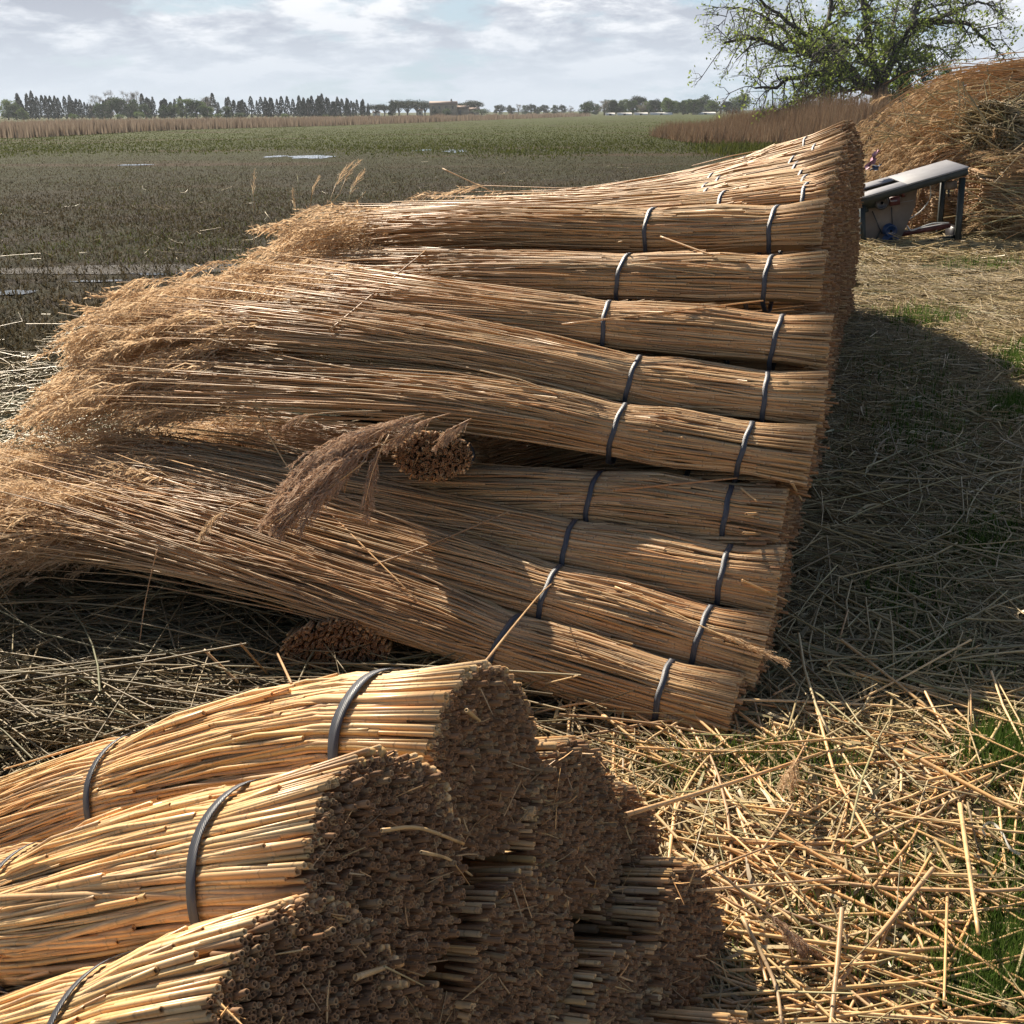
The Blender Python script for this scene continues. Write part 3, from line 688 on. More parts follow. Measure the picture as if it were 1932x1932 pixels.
for k, ((pts, d0, az, st), lab) in enumerate(zip(Rr_, RL)):
    C = img_path(pts, d0, dirv(az))
    bundle(C, R0=.112, label=lab, group='pale bundles on the crown of the big stack', n=190, n_ind=24, n_end=120, straps=st, nplume=95, spread=.4, flat=.3, seed=200 + k, Lr=(1.8, 2.5),
           rough=.95, strap_f=1.03, early=.5, rr=(.0032, .0052), under=.8, hsides=4, end_r=.006, K=5)

# ---- cut ends stacked in the end wall: shorter visible stacks share one mesh
def ztop(y):
    return np.interp(y, [2.2, 2.45, 2.6, 2.95, 3.3, 4.0, 4.6, 5.5, 6.5, 7.4, 8.2, 8.9], [0, .03, .12, .38, .62, 1.06, 1.14, 1.28, 1.34, 1.32, 1.2, .4])
proto = bundle([(0, 0, 0), (-.6, .24, -.09), (-1.3, .5, -.34)], R0=.108, label='cut reed bundle end packed in the shaded end wall of the big stack', group='cut bundle ends in the end wall',
               n=70, n_ind=0, n_end=150, straps=(.28,), nplume=14, seed=300, lim=1.35, Lr=(1.1, 1.4), K=5, hsides=4, end_r=.0052, early=.1, temps=PT_far, flare=.05)
kids = list(proto.children)
r = np.random.RandomState(5); first = True; wallpos = []
yy_ = 2.52; row = 0
while yy_ < 8.8:
    zt = ztop(yy_); z = .115 + (.10 if row % 2 else 0)
    if row % 2: wallpos.append((yy_, .10)) if zt > .3 else None
    while z < zt - .02:
        wallpos.append((yy_, z)); z += .198
    yy_ += .192; row += 1
for (y, z) in wallpos:
    x = wallx(y) + r.randn() * .02 - (.06 if y > 4.5 else .02)
    if first: o = proto; first = False
    else:
        o = proto.copy(); COL.objects.link(o)
        for c in kids:
            d = c.copy(); COL.objects.link(d); d.parent = o
    lay = int(round((z - .115) / .198)); part = 'near third' if y < 4.3 else 'middle' if y < 6.3 else 'far third'
    o['label'] = 'cut bundle end in the ' + ['bottom', 'second', 'third', 'fourth', 'fifth', 'sixth', 'seventh'][max(0, min(6, lay))] + ' layer of the shaded end wall, ' + part
    o.location = (x, y, z - .108); o.rotation_euler = (0, r.uniform(-.04, .05), r.uniform(-.06, .06)); 

# ---- dark lower layers under the hollow (their heads come out at the left)
LOWB = [([(1380, 930), (1100, 915), (800, 885), (500, 850), (250, 820)], 4.05, 22, 'dark bundle at the back of the hollow, under the fifth bundle'),
        ([(1200, 850), (900, 850), (600, 840), (350, 810), (150, 800)], 4.4, 22, 'deep shaded bundle at the very back of the hollow')]
for k, (pts, d0, az, lab) in enumerate(LOWB):
    bundle(img_path(pts, d0, dirv(az)), R0=.11, label=lab, group=None, n=200, n_ind=0, n_end=60, straps=(.3, .9), K=6, nplume=60, seed=400 + k, spread=.6, hsides=4)
# fillers that carry the plumes at the far left, heads fanned out
FAN = [([(1100, 660), (700, 625), (400, 610), (180, 625)], 4.0, 22, 'fan of reed heads at the upper left edge of the big stack'),
       ([(1150, 580), (800, 560), (560, 550), (430, 562)], 4.4, 24, 'reed heads tumbling down behind the second bundle'),
       ([(1250, 510), (950, 492), (750, 485), (640, 490)], 4.8, 28, 'reed heads on the far upper left shoulder of the big stack'),
       ([(1250, 450), (1000, 435), (850, 430), (760, 435)], 5.2, 34, 'farthest reed heads spilling over the back of the big stack'),
       ([(520, 940), (380, 922), (220, 905), (60, 900)], 3.7, 20, 'golden reed heads at the left edge above the lowest bundle')]
for k, (pts, d0, az, lab) in enumerate(FAN):
    bundle(img_path(pts, d0, dirv(az)), R0=.12, label=lab, group=None, n=170, n_ind=0, n_end=0, straps=(), nplume=120, seed=420 + k, spread=.6, flat=.3, Lr=(1.3, 2.1) if k < 4 else (.5, 1.2), rough=.95, butts=False, core=False, K=6)

# ------------------------------------------------------------------ crosswise bundles, butt towards the camera
def cross_bundle(cx_, cy_, d, pts, R0, lab, seed, **k):
    c0 = P(cx_, cy_, d)
    return bundle([c0] + [c0 + np.array(q) for q in pts], R0=R0, label=lab, n=170, n_ind=0, n_end=420, straps=(.3,), nplume=0, seed=seed, chaff=14, lim=.6, Lr=(.5, .65), hsides=6, end_r=.0046, early=.08, flare=.02, **k)
cross_bundle(816, 862, 3.2, [(.0, .2, -.06), (.02, .42, -.13), (.05, .6, -.2)], .088, 'bundle end turned to the camera in the dark hollow of the big stack', 501, squash=(1.35, .85))
cross_bundle(630, 1236, 3.0, [(.0, .20, -.05), (.02, .40, -.10), (.04, .55, -.14)], .115, 'bundle end facing the camera below the lowest bundle, in shade', 502, squash=(1.35, .85))

# drooping brown plumes hanging out of the hollow
def plume_thing(pts, d0, lab, n=3, sc=1.0, temps=PT_near, seed=0, mt=M_brplume, stem=True, name='reed_plume', thick=.0022, heads=True, cat='reed head', az=20, dd=0):
    if isinstance(d0, (list, tuple)): C = [P(x, y, q) for (x, y), q in zip(pts, d0)]
    else: C = [P(x, y, d0 + dd * i) for i, (x, y) in enumerate(pts)]
    cu = Curve3(C); ss = np.linspace(0, cu.L, 9)[None]
    root = empty(name, C[0], label=lab, cat=cat); base = np.array(root.location)
    v, f, u = tubes(cu.at(ss), np.linspace(thick, thick * .5, 9)[None], 6)
    o = mk('stem', v, f, M_pile, root, u, True, base); o.location = (0, 0, 0)
    if heads:
        a = Acc(); r = np.random.RandomState(seed)
        s = cu.L - .19 * sc - np.arange(n) * .055 * sc
        org = cu.at(s) + r.randn(n, 3) * .005; d = unit(cu.at(s + .04) - cu.at(s - .06)) + r.randn(n, 3) * .12
        place_plumes(a, org, d, sc, temps, seed=seed + 3)
        o = a.build('plume', mt, root, False, base); o.location = (0, 0, 0)
    return root
HP = [([(800, 780), (748, 793), (644, 829), (606, 864), (540, 915)], 3.05, 'long brown plume running down left out of the hollow', 4, .95),
      ([(800, 785), (748, 804), (699, 831), (666, 864), (650, 930)], 2.99, 'broad brown plume in the middle of the clump in the hollow', 4, .95),
      ([(760, 820), (700, 845), (644, 878), (606, 908), (497, 998)], 2.95, 'lowest brown plume, its tip resting on the shaded stems', 5, 1.0),
      ([(790, 790), (720, 805), (665, 835), (620, 880), (585, 920)], 3.0, 'brown plume between the longest and the broadest ones', 4, .9),
      ([(735, 820), (718, 850), (700, 900), (690, 944)], 2.93, 'pale plume hanging straight down at the right of the clump', 2, .62),
      ([(850, 780), (814, 790), (781, 803), (757, 828)], 2.97, 'short curled brown plume over the crosswise bundle end', 2, .5),
      ([(890, 790), (863, 803), (840, 817), (820, 845)], 2.96, 'small plume drooping over the right side of the crosswise bundle end', 2, .5),
      ([(720, 830), (660, 860), (600, 900), (520, 935)], 3.02, 'shaded plume on the left edge of the clump', 4, .75),
      ([(690, 870), (650, 900), (580, 950), (520, 985)], 2.93, 'fluffy plume reaching far down left beside the lowest one', 4, .8),
      ([(720, 775), (650, 777), (590, 782), (540, 797)], 3.1, 'thin plume pointing left at the top of the hollow', 1, .5)]
for k, (pts, d, lab, nn, sc_) in enumerate(HP):
    plume_thing(pts, d, lab, n=nn, sc=sc_, seed=k * 7)

# ------------------------------------------------------------------ foreground stack
FA = 29
def fore(c, lab, R0=.14, n=620, n_ind=298, n_end=1150, straps=(.34, .98), seed=1, ln=1.5, img=None, **k):
    if img: pts = img_path([img[0][:2]] + img[1:], img[0][2], dirv(FA))
    else:
        c = np.array(c, float); d = unit(np.array([-.86, .47, -.33])); pts = [c, c + d * .45, c + d * .9]
    return bundle(pts, R0=R0, label=lab, group='foreground stack of bundles with their cut ends to the right', n=n, n_ind=n_ind, n_end=n_end, straps=straps, nplume=k.pop('npl', 40), seed=seed, ms=M_gold,
                  rr=(.0022, .0052), K=7, sides=5, hsides=6, end_r=.0040, lim=ln, Lr=(ln - .2, ln + .2), early=.45, rough=.8, under=.70, strap_w=.020, squash=(1.0, 1.0), flare=.09, chaff=30, bulge=.3, **k)
fore(None, 'upper foreground bundle, farthest of the three golden ones, strap near its cut end', R0=.137, seed=601, straps=(735, 285), img=[(925, 1436, 1.62), (660, 1425), (400, 1480), (200, 1528), (0, 1580), (-300, 1640)])
fore(None, 'middle foreground bundle with the wide black strap bent over it', R0=.137, seed=602, straps=(515, 105), img=[(745, 1635, 1.36), (600, 1645), (430, 1668), (200, 1715), (0, 1755), (-300, 1830)])
fore(None, 'nearest foreground bundle at the bottom edge of the photo', R0=.13, seed=603, straps=(262, -180), img=[(600, 1945, 1.17), (400, 1965), (200, 2010), (0, 2060), (-200, 2110)])
fore((.115, 1.47, .44), 'lower bundle showing right of the upper one, its top stems lit', R0=.134, n=200, n_ind=90, n_end=900, straps=(.45,), seed=604, ln=.9, npl=0)
fore((.215, 1.56, .29), 'bundle end stepping down to the right, third from the right edge of the stack', R0=.124, n=130, n_ind=40, n_end=480, straps=(.45,), seed=605, ln=.9, npl=0)
fore((.325, 1.46, .17), 'outermost low bundle of the foreground stack with a row of short stems lit', R0=.136, n=200, n_ind=90, n_end=900, straps=(.45,), seed=606, ln=.9, npl=0)
fore((.02, 1.20, .38), 'bundle end in shade under the middle of the foreground stack', R0=.136, n=120, n_ind=40, n_end=900, straps=(), seed=607, ln=.7, npl=0)
fore((-.13, .98, .37), 'shaded bundle end low down below the middle foreground bundle', R0=.137, n=60, n_ind=0, n_end=900, straps=(), seed=608, ln=.7, npl=0)
fore((.19, 1.26, .17), 'shaded bundle end near the ground at the foot of the stack', R0=.136, n=120, n_ind=30, n_end=900, straps=(), seed=609, ln=.7, npl=0)
fore((.05, 1.02, .14), 'shaded bundle end on the ground at the bottom edge', R0=.137, n=60, n_ind=0, n_end=600, straps=(), seed=610, ln=.6, npl=0)
fore((-.27, .76, .37), 'bundle end just peeping in at the bottom left of the cut ends', R0=.13, n=60, n_ind=0, n_end=400, straps=(), seed=611, ln=.6, npl=0)
fore((.36, 1.2, .1), 'low bundle end at the bottom right corner of the stack', R0=.12, n=100, n_ind=20, n_end=400, straps=(), seed=612, ln=.6, npl=0)

# ------------------------------------------------------------------ trees
def leaf_mat(name, a, b2, c3, trans=.35):
    return plume_mat(name, a, b2, c3, trans)
M_leaf_young = leaf_mat('young_leaf', (.11, .155, .03), (.19, .25, .05), (.29, .35, .09), .55)
M_leaf_dark = leaf_mat('dark_leaf', (.009, .018, .012), (.015, .026, .017), (.024, .036, .022), .1)
M_leaf_mid = leaf_mat('mid_leaf', (0.036, 0.061, 0.018), (0.054, 0.086, 0.025), (0.079, 0.115, 0.036), .3)
M_leaf_light = leaf_mat('light_leaf', (0.079, 0.122, 0.032), (0.108, 0.158, 0.043), (0.144, 0.194, 0.058), .35)
M_leaf_pine = leaf_mat('pine_leaf', (0.022, 0.032, 0.014), (0.032, 0.047, 0.020), (0.043, 0.061, 0.025), .15)
M_twig = leaf_mat('bare_twig', (.17, .15, .12), (.21, .18, .15), (.25, .22, .18), .05)
def bark():
    m, t, b = mat('bark', .9); g = t.nodes.new('ShaderNodeTexCoord'); mp_ = t.nodes.new('ShaderNodeMapping'); mp_.inputs['Scale'].default_value = (6, 6, 1.2)
    t.links.new(g.outputs['Object'], mp_.inputs[0]); n = noise(t, mp_.outputs[0], 2, 5, .7)
    t.links.new(ramp(t, n, [(.3, (.035, .03, .024)), (.7, (.095, .08, .062))]), b.inputs['Base Color']); bump(t, b, n, .8, .03); return m
M_bark = bark()

def leaves(org, size, r, flat=0.0):
    n = len(org); a = unit(r.randn(n, 3)); b_ = unit(np.cross(a, r.randn(n, 3))); s = (size * (.55 + .9 * r.rand(n)))[:, None]
    V = np.stack([org - a * s, org + b_ * s * .5, org + a * s, org - b_ * s * .5], 1).reshape(-1, 3)
    F = np.arange(n * 4).reshape(n, 4)
    U = np.stack([np.tile([0, .5, 1, .5], n), np.repeat(r.rand(n), 4)], 1)
    return V, [F], U

def big_tree():
    D = 60.0; r = np.random.RandomState(12)
    root = empty('spreading_tree', (P(1655, 190, D)[0], P(1655, 190, D)[1], 0), label='large wide spreading tree with pale young leaves rising behind the brown reedbed', cat='tree')
    base = np.array(root.location)
    def L(pts, w0, w1, dd):
        p = np.array([P(x, y, D + z) for (x, y), z in zip(pts, np.linspace(dd[0], dd[1], len(pts)))])
        return Curve3(p), w0, w1
    trunk = Curve3([base + [0.3, 0, -.3], P(1660, 195, D), P(1662, 160, D)])
    limbs = [L([(1660, 175), (1616, 148), (1566, 118), (1491, 92), (1425, 72), (1365, 82)], .42, .06, (0, -2)),
             L([(1640, 160), (1570, 140), (1510, 142), (1460, 165), (1425, 168)], .30, .05, (0, -5)),
             L([(1600, 140), (1560, 60), (1571, 10), (1560, -60), (1535, -110)], .30, .05, (0, 3)),
             L([(1662, 175), (1640, 100), (1632, 20), (1640, -60), (1650, -140)], .36, .05, (0, -2)),
             L([(1660, 180), (1675, 125), (1716, 57), (1745, 40), (1816, 42), (1850, 68), (1872, 95)], .36, .05, (0, -4)),
             L([(1716, 57), (1731, 5), (1760, -60), (1800, -120)], .24, .05, (0, 2)),
             L([(1745, 40), (1795, 22), (1840, 8), (1880, 10)], .20, .04, (0, 4)),
             L([(1600, 140), (1530, 100), (1455, 40), (1390, 15), (1365, 40)], .24, .04, (0, 4)),
             L([(1566, 118), (1500, 50), (1440, 5), (1400, -40)], .22, .04, (0, -5)),
             L([(1650, 150), (1700, 110), (1750, 90), (1790, 100)], .20, .04, (0, 6)),
             L([(1655, 165), (1600, 165), (1560, 175), (1520, 185)], .20, .04, (0, -6)),
             L([(1640, 120), (1600, 80), (1560, 90), (1530, 110)], .18, .04, (0, -8)),
             L([(1650, 150), (1680, 80), (1690, 30), (1700, -30)], .24, .04, (0, 8)),
             L([(1660, 170), (1700, 140), (1730, 140), (1750, 155)], .16, .04, (0, -4)),
             L([(1640, 20), (1600, -40), (1590, -90), (1600, -150)], .2, .04, (0, 4))]
    acc = Acc(); tw = Acc(); leafpts = []
    ss = np.linspace(0, trunk.L, 8)[None]; acc.add(*tubes(trunk.at(ss), np.linspace(.6, .42, 8)[None], 9))
    for cu, w0, w1 in limbs:
        ss = np.linspace(0, cu.L, 14)[None]; pp = cu.at(ss) + r.randn(1, 14, 3) * .10; acc.add(*tubes(pp, np.linspace(w0 * .72, w1, 14)[None], 7))
        nb = int(cu.L * 2.6)
        for k in range(nb):
            f = .12 + .88 * (k + r.rand()) / nb; s = f * cu.L; p0 = cu.at(np.array(s)); t = unit(cu.at(np.array(s + .1)) - cu.at(np.array(s - .1)))
            d = unit(t * .8 + r.randn(3) * .75 + np.array([0, 0, .12])); ln = (.9 + 2.0 * r.rand()) * (1.1 - .35 * f)
            p1 = p0 + d * ln * .5 + r.randn(3) * .12; p2 = p0 + d * ln + r.randn(3) * .2 + np.array([0, 0, -.12 * ln])
            c2 = Curve3([p0, p1, p2]); s2 = np.linspace(0, c2.L, 6)[None]; ww = max(.028, (w0 + (w1 - w0) * f) * .38)
            acc.add(*tubes(c2.at(s2), np.linspace(ww, .02, 6)[None], 5))
            for j in range(5):
                g = .2 + .8 * r.rand(); q0 = c2.at(np.array(g * c2.L)); dd = unit(unit(p2 - p0) * .8 + r.randn(3) * .7); l2 = .45 + .75 * r.rand()
                q1 = q0 + dd * l2 * .5 + r.randn(3) * .05; q2 = q0 + dd * l2 + np.array([0, 0, -.1])
                tw.add(*tubes(np.array([[q0, q1, q2]]), np.array([[.022, .016, .009]]), 3))
                for h in range(3):
                    e0 = q0 + (q2 - q0) * (.3 + .7 * r.rand()); e1 = e0 + unit(dd + r.randn(3) * .7) * (.3 + .3 * r.rand())
                    tw.add(*tubes(np.array([[e0, e1]]), np.array([[.010, .006]]), 3))
                    if r.rand() < .85: leafpts.append(e1); leafpts.append((e0 + e1) / 2)
    for a_, nm in ((acc, 'trunk'), (tw, 'twigs')):
        o = a_.build(nm, M_bark, root, True, base); o.location = (0, 0, 0)
        if nm == 'twigs': o['kind'] = 'stuff'
    lp = np.array(leafpts); core = P(1650, 110, D)
    dist = np.linalg.norm((lp - core) * [1, .5, 1.2], axis=1); keep = r.rand(len(lp)) < np.interp(dist, [0, 3, 7, 11], [.9, .85, .75, .6])
    lp = lp[keep]; den = np.interp(np.linalg.norm((lp - core) * [1, .6, 1], axis=1), [0, 3.5, 6], [4.6, 3.6, 2.8]).astype(int)
    org = np.repeat(lp, den, 0); org = org + r.randn(len(org), 3) * .17
    v, f, u = leaves(org, .095, r); o = mk('crown', v, f, M_leaf_young, root, u, False, base); o.location = (0, 0, 0); o['kind'] = 'stuff'
    return root
big_tree()

def tree_mesh(kind, seed):
    """unit tree: height 1, base at 0; returns crown (V,F,U), trunk (V,F,U)"""
    r = np.random.RandomState(seed); pts = []
    if kind == 'cypress':
        for s in range(1 + seed % 3):
            ox = (s - .5 * (seed % 3)) * .15; top = 1 - .18 * s * r.rand(); n = 520
            z = r.rand(n) ** .9; w = .14 * (np.minimum(z / .10, 1)) * (1 - z) ** .62 * (1 + .25 * np.sin(z * 17 + seed) * r.rand(n)) + .006
            a = r.rand(n) * 2 * PI; q = np.sqrt(r.uniform(.25, 1, n)); pts.append(np.stack([ox + w * q * np.cos(a), w * q * np.sin(a), .03 + z * .97 * top], 1))
        org = np.concatenate(pts); n = len(org)
        up = unit(np.array([0, 0, 1.]) + r.randn(n, 3) * .25); sd_ = unit(np.cross(up, r.randn(n, 3)))
        V = np.stack([org - up * .02, org + sd_ * .017, org + up * .04, org - sd_ * .017], 1).reshape(-1, 3); F = np.arange(n * 4).reshape(n, 4)
        U = np.stack([np.tile([0, .5, 1, .5], n), np.repeat(r.rand(n), 4)], 1); cr = (V, [F], U)
        tk = tubes(np.array([[[0, 0, -.02], [0, 0, .3], [0, 0, .8]]]), np.array([[.02, .016, .006]]), 6)
        return cr, tk
    nb = {'round': 20, 'pine': 14, 'bare': 16, 'bush': 9}[kind]; tk = Acc(); cl = []
    for k in range(nb):
        a = r.rand() * 2 * PI
        if kind == 'pine': c = np.array([.33 * math.cos(a) * math.sqrt(r.rand()), .33 * math.sin(a) * math.sqrt(r.rand()), .60 + .27 * r.rand()]); rad = .17 + .07 * r.rand()
        elif kind == 'bush': c = np.array([.5 * math.cos(a) * r.rand(), .5 * math.sin(a) * r.rand(), .35 + .35 * r.rand()]); rad = .24 + .12 * r.rand()
        else:
            zc = .14 + .76 * r.rand(); ww = .34 * math.sin(min(1, (1.08 - zc) / .55) * PI / 2); c = np.array([ww * math.cos(a) * math.sqrt(r.rand()), ww * math.sin(a) * math.sqrt(r.rand()), zc]); rad = .10 + .09 * r.rand()
        cl.append((c, rad))
        st = np.array([0, 0, .15 + .3 * r.rand()]) if kind != 'bush' else np.array([0, 0, 0.])
        tk.add(*tubes(np.array([[st, (st + c) / 2 + [0, 0, .02], c]]), np.array([[.016, .011, .005]]), 4))
        if kind == 'bare':
            for j in range(26):
                e = c + unit(r.randn(3) + [0, 0, .8]) * (.06 + .12 * r.rand()); tk.add(*tubes(np.array([[c + r.randn(3) * .03, e]]), np.array([[.0035, .0018]]), 3))
    tk.add(*tubes(np.array([[[0, 0, -.02], [0, 0, .3], [.01, 0, .7]]]), np.array([[.032, .024, .008]]), 6))
    nl = {'round': 150, 'pine': 130, 'bare': 22, 'bush': 120}[kind]
    for c, rad in cl:
        d = unit(r.randn(nl, 3)) * (rad * r.uniform(.45, 1.15, nl))[:, None]; d[:, 2] *= .8 if kind == 'pine' else .9
        pts.append(c + d)
    cr = leaves(np.concatenate(pts), {'round': .032, 'pine': .03, 'bare': .012, 'bush': .045}[kind], r)
    return cr, (np.concatenate(tk.V), [np.concatenate(v) for v in tk.F.values()], np.concatenate(tk.U))
PROTO = {}
def far_tree(kind, px, top, D, mt, label, seed, name, wid=1.0, group=None, cat='tree'):
    key = (kind, seed, mt.name)
    p = P(px, top, D); h = p[2]
    root = empty(name, (p[0], p[1], 0), label=label, cat=cat, group=group)
    if key not in PROTO:
        (cv, cf, cu_), (tv, tf, tu) = tree_mesh(kind, seed)
        a = mk('crown', cv, cf, mt, root, cu_, False); b = mk('trunk', tv, tf, M_bark if kind != 'bare' else M_twig, root, tu, True); a['kind'] = 'stuff'
        PROTO[key] = (a, b)
    else:
        for o in PROTO[key]:
            c = o.copy(); COL.objects.link(c); c.parent = root
    root.scale = (h * wid, h * wid, h); root.rotation_euler = (0, 0, seed * 1.3 + px)
    return root
CY = [(32, 177), (41, 193), (53, 172), (61, 185), (68, 182), (85, 180), (98, 192), (105, 181), (120, 182), (130, 180), (136, 187), (150, 188), (164, 193), (172, 197), (199, 185), (271, 177), (281, 187), (287, 183), (306, 186), (316, 188), (325, 187), (339, 182), (394, 176), (411, 193), (426, 185), (435, 183),
      (452, 190), (459, 188), (472, 182), (484, 190), (500, 183), (507, 185), (522, 187), (530, 182), (541, 182), (552, 187), (564, 190), (572, 181), (579, 188), (592, 181), (602, 181), (611, 177), (623, 186), (633, 186), (640, 183), (653, 185), (659, 187), (670, 188), (683, 187), (694, 195)]
r = np.random.RandomState(3)
for k, (x, y) in enumerate(CY):
    ORD = 'first second third fourth fifth sixth seventh eighth ninth tenth eleventh twelfth thirteenth fourteenth fifteenth'.split()
    lab = {0: 'tall dark cypress leftmost in the far row', 2: 'tallest pointed cypress near the left end of the far row', 15: 'lone cypress spike rising above pale trees in the far row', 22: 'cypress with a crooked top beside a bare tree in the far row', 41: 'highest cypress spire in the dense right hand block of the row', 49: 'last and lowest cypress at the right end of the far row'}.get(k)
    if not lab:
        lab = (ORD[k] + ' cypress from the left end of the far row, standing in the open') if k < 14 else (ORD[k - 14] + ' dark cypress tip after the bare trees in the far row') if k < 29 else ('dark cypress in the left half of the dense block, ' + ORD[k - 29] + ' of its spires') if k < 40 else ('dark cypress in the right half of the dense block, ' + ORD[49 - k] + ' from its right end')
    far_tree('cypress', x, y, 400 + r.rand() * 25, M_leaf_dark, lab, int(r.randint(6)), 'cypress_tree', 1.3 + .45 * r.rand(), group='cypresses in the far row')
DT = [('round', 10, 188, 370, M_leaf_light, 1.3, 'light green round tree at the left edge of the photo'), ('round', 27, 196, 365, M_leaf_mid, 1.3, 'green tree just right of the leftmost round one'), ('round', 40, 202, 360, M_leaf_light, 1.2, 'low light green tree in front of the first cypresses'),
      ('bush', 137, 212, 360, M_leaf_light, 1.3, 'small bright bush under the left cypress group'), ('bare', 182, 177, 385, M_twig, 1.1, 'leafless pale tree at the left of the mixed grove'), ('bare', 202, 171, 385, M_twig, 1.0, 'tall leafless pale tree in the mixed grove'),
      ('bare', 235, 171, 385, M_twig, 1.1, 'wide leafless pale tree beside another one'), ('bare', 252, 171, 385, M_twig, 1.1, 'leafless tree at the right of the pale pair'), ('round', 190, 194, 372, M_leaf_mid, 1.4, 'grey green tree at the left end of the grove'),
      ('round', 217, 184, 375, M_leaf_mid, 1.3, 'full green tree under the bare tops'), ('round', 245, 187, 375, M_leaf_mid, 1.3, 'dark green full tree under the pale pair'), ('bush', 225, 213, 352, M_leaf_light, 1.6, 'low bright bush before the grove'),
      ('bush', 262, 209, 352, M_leaf_light, 1.3, 'low yellowish bush at the right foot of the grove'), ('round', 272, 196, 368, M_leaf_mid, 1.1, 'narrow green tree below the lone cypress spike'), ('round', 307, 196, 372, M_leaf_mid, 1.1, 'green tree between cypress tips'),
      ('round', 325, 195, 372, M_leaf_mid, 1.3, 'grey green tree left of the large pale one'), ('round', 348, 186, 368, M_leaf_light, 1.5, 'largest pale green tree of the far row'), ('round', 368, 189, 366, M_leaf_mid, 1.4, 'rounded tree touching the largest pale one'),
      ('round', 386, 192, 364, M_leaf_light, 1.3, 'pale round tree right of the large pair'), ('bush', 410, 212, 352, M_leaf_light, 1.3, 'yellow green bush in the middle of the far row'), ('round', 425, 201, 366, M_leaf_mid, 1.5, 'low spreading grey tree beneath two cypress tips'),
      ('bush', 452, 210, 355, M_leaf_mid, 1.5, 'low bush left of the dense cypress block'), ('bush', 537, 212, 352, M_leaf_light, 1.8, 'single pale bush in front of the dense cypress block'), ('bush', 615, 214, 352, M_leaf_mid, 1.5, 'small bush at the foot of the highest spire'),
      ('bare', 386, 180, 385, M_twig, 1.0, 'leafless tree left of the crooked cypress'),
      ('pine', 708, 196, 450, M_leaf_pine, 2.2, 'low dark umbrella pine next to the last cypress'), ('round', 740, 188, 440, M_leaf_pine, .8, 'upright dark evergreen left of the farm'), ('pine', 752, 188, 452, M_leaf_pine, 1.8, 'umbrella pine beside the upright evergreen'),
      ('pine', 768, 189, 450, M_leaf_pine, 2.0, 'broad umbrella pine left of the farmhouse'), ('pine', 786, 188, 455, M_leaf_pine, 1.8, 'tallest umbrella pine left of the farmhouse'), ('pine', 801, 191, 450, M_leaf_pine, 1.7, 'umbrella pine touching the farmhouse'),
      ('pine', 725, 197, 452, M_leaf_pine, 2.0, 'low umbrella pine between the cypresses and the farm'), ('pine', 874, 192, 470, M_leaf_pine, 1.8, 'umbrella pine behind the right end of the farmhouse'), ('pine', 894, 189, 465, M_leaf_pine, 1.9, 'tall umbrella pine over the farm sheds'),
      ('bush', 842, 201, 425, M_leaf_mid, 1.2, 'small tree in front of the farmhouse wall'), ('bush', 822, 202, 425, M_leaf_pine, .8, 'dark shrub at the farmhouse corner'), ('bush', 908, 204, 440, M_leaf_mid, 2.2, 'low shrub right of the farm sheds'),
      ('round', 943, 198, 560, M_leaf_pine, 1.7, 'lone round tree on the plain right of the farm'), ('round', 964, 198, 570, M_leaf_pine, 1.4, 'second lone tree on the plain right of the farm'), ('bare', 978, 196, 570, M_twig, 1.4, 'faint bare tree on the plain'),
      ('round', 991, 198, 570, M_leaf_mid, 1.1, 'small pointed tree on the horizon'), ('round', 1003, 197, 570, M_leaf_pine, 1.4, 'small dark round tree on the horizon'), ('round', 1012, 201, 570, M_leaf_mid, 1.2, 'low bright tree on the horizon'),
      ('round', 1026, 197, 575, M_leaf_pine, 1.7, 'dark tree in the middle of the horizon group'), ('round', 1046, 198, 575, M_leaf_mid, 1.2, 'thin green tree on the horizon'), ('round', 1060, 198, 575, M_leaf_pine, 1.3, 'last dark round tree of the horizon group'), ('bare', 1076, 199, 560, M_twig, 1.6, 'bare tree before the right hand wood')]
for k, (kind, x, y, D, mt, wd, lab) in enumerate(DT):
    far_tree(kind, x, y, D, mt, lab, k % 4 + (10 if kind == 'bare' else 0), {'pine': 'umbrella_pine', 'bush': 'bush', 'bare': 'bare_tree', 'round': 'leafy_tree'}[kind], wd, cat='bush' if kind == 'bush' else 'tree')
RW = [(1104, 196), (1112, 191), (1124, 196), (1141, 185), (1152, 188), (1158, 190), (1170, 190), (1180, 186), (1192, 190), (1203, 182), (1213, 190), (1223, 188), (1231, 191), (1238, 188), (1251, 186), (1263, 183), (1270, 190), (1280, 191), (1290, 189), (1299, 186), (1309, 187), (1320, 190), (1334, 178), (1345, 188), (1361, 187), (1372, 191), (1383, 190), (1398, 175)]
RWL = ['in the right hand wood'] * 7
for k, (x, y) in enumerate(RW):
    col = [M_leaf_mid, M_leaf_pine, M_leaf_mid, M_leaf_light][k % 4] if x > 1120 else M_leaf_mid
    w = ['mid green', 'dark green', 'dull green', 'pale green'][k % 4]
    where = RWL[0] if x < 1120 else RWL[1] if x < 1135 else RWL[2] if x < 1150 else RWL[3] if x < 1260 else RWL[5] if x == 1334 else RWL[6] if x > 1390 else RWL[4]
    far_tree('round' if k % 7 != 3 else 'bare', x, y, 400 + 20 * ((k * 7) % 5), col, w + ' tree ' + where + ', ' + 'first second third fourth fifth sixth seventh eighth ninth tenth eleventh twelfth thirteenth fourteenth'.split()[k if k < 14 else 27 - k] + (' from its left' if k < 14 else ' from its right'), k % 4, 'leafy_tree', 1.2 + .5 * r.rand(), group='trees of the right hand wood')
far_tree('round', 1800, 118, 75, M_leaf_light, 'thin pale young tree behind the reed heap at the right', 2, 'leafy_tree', .6)
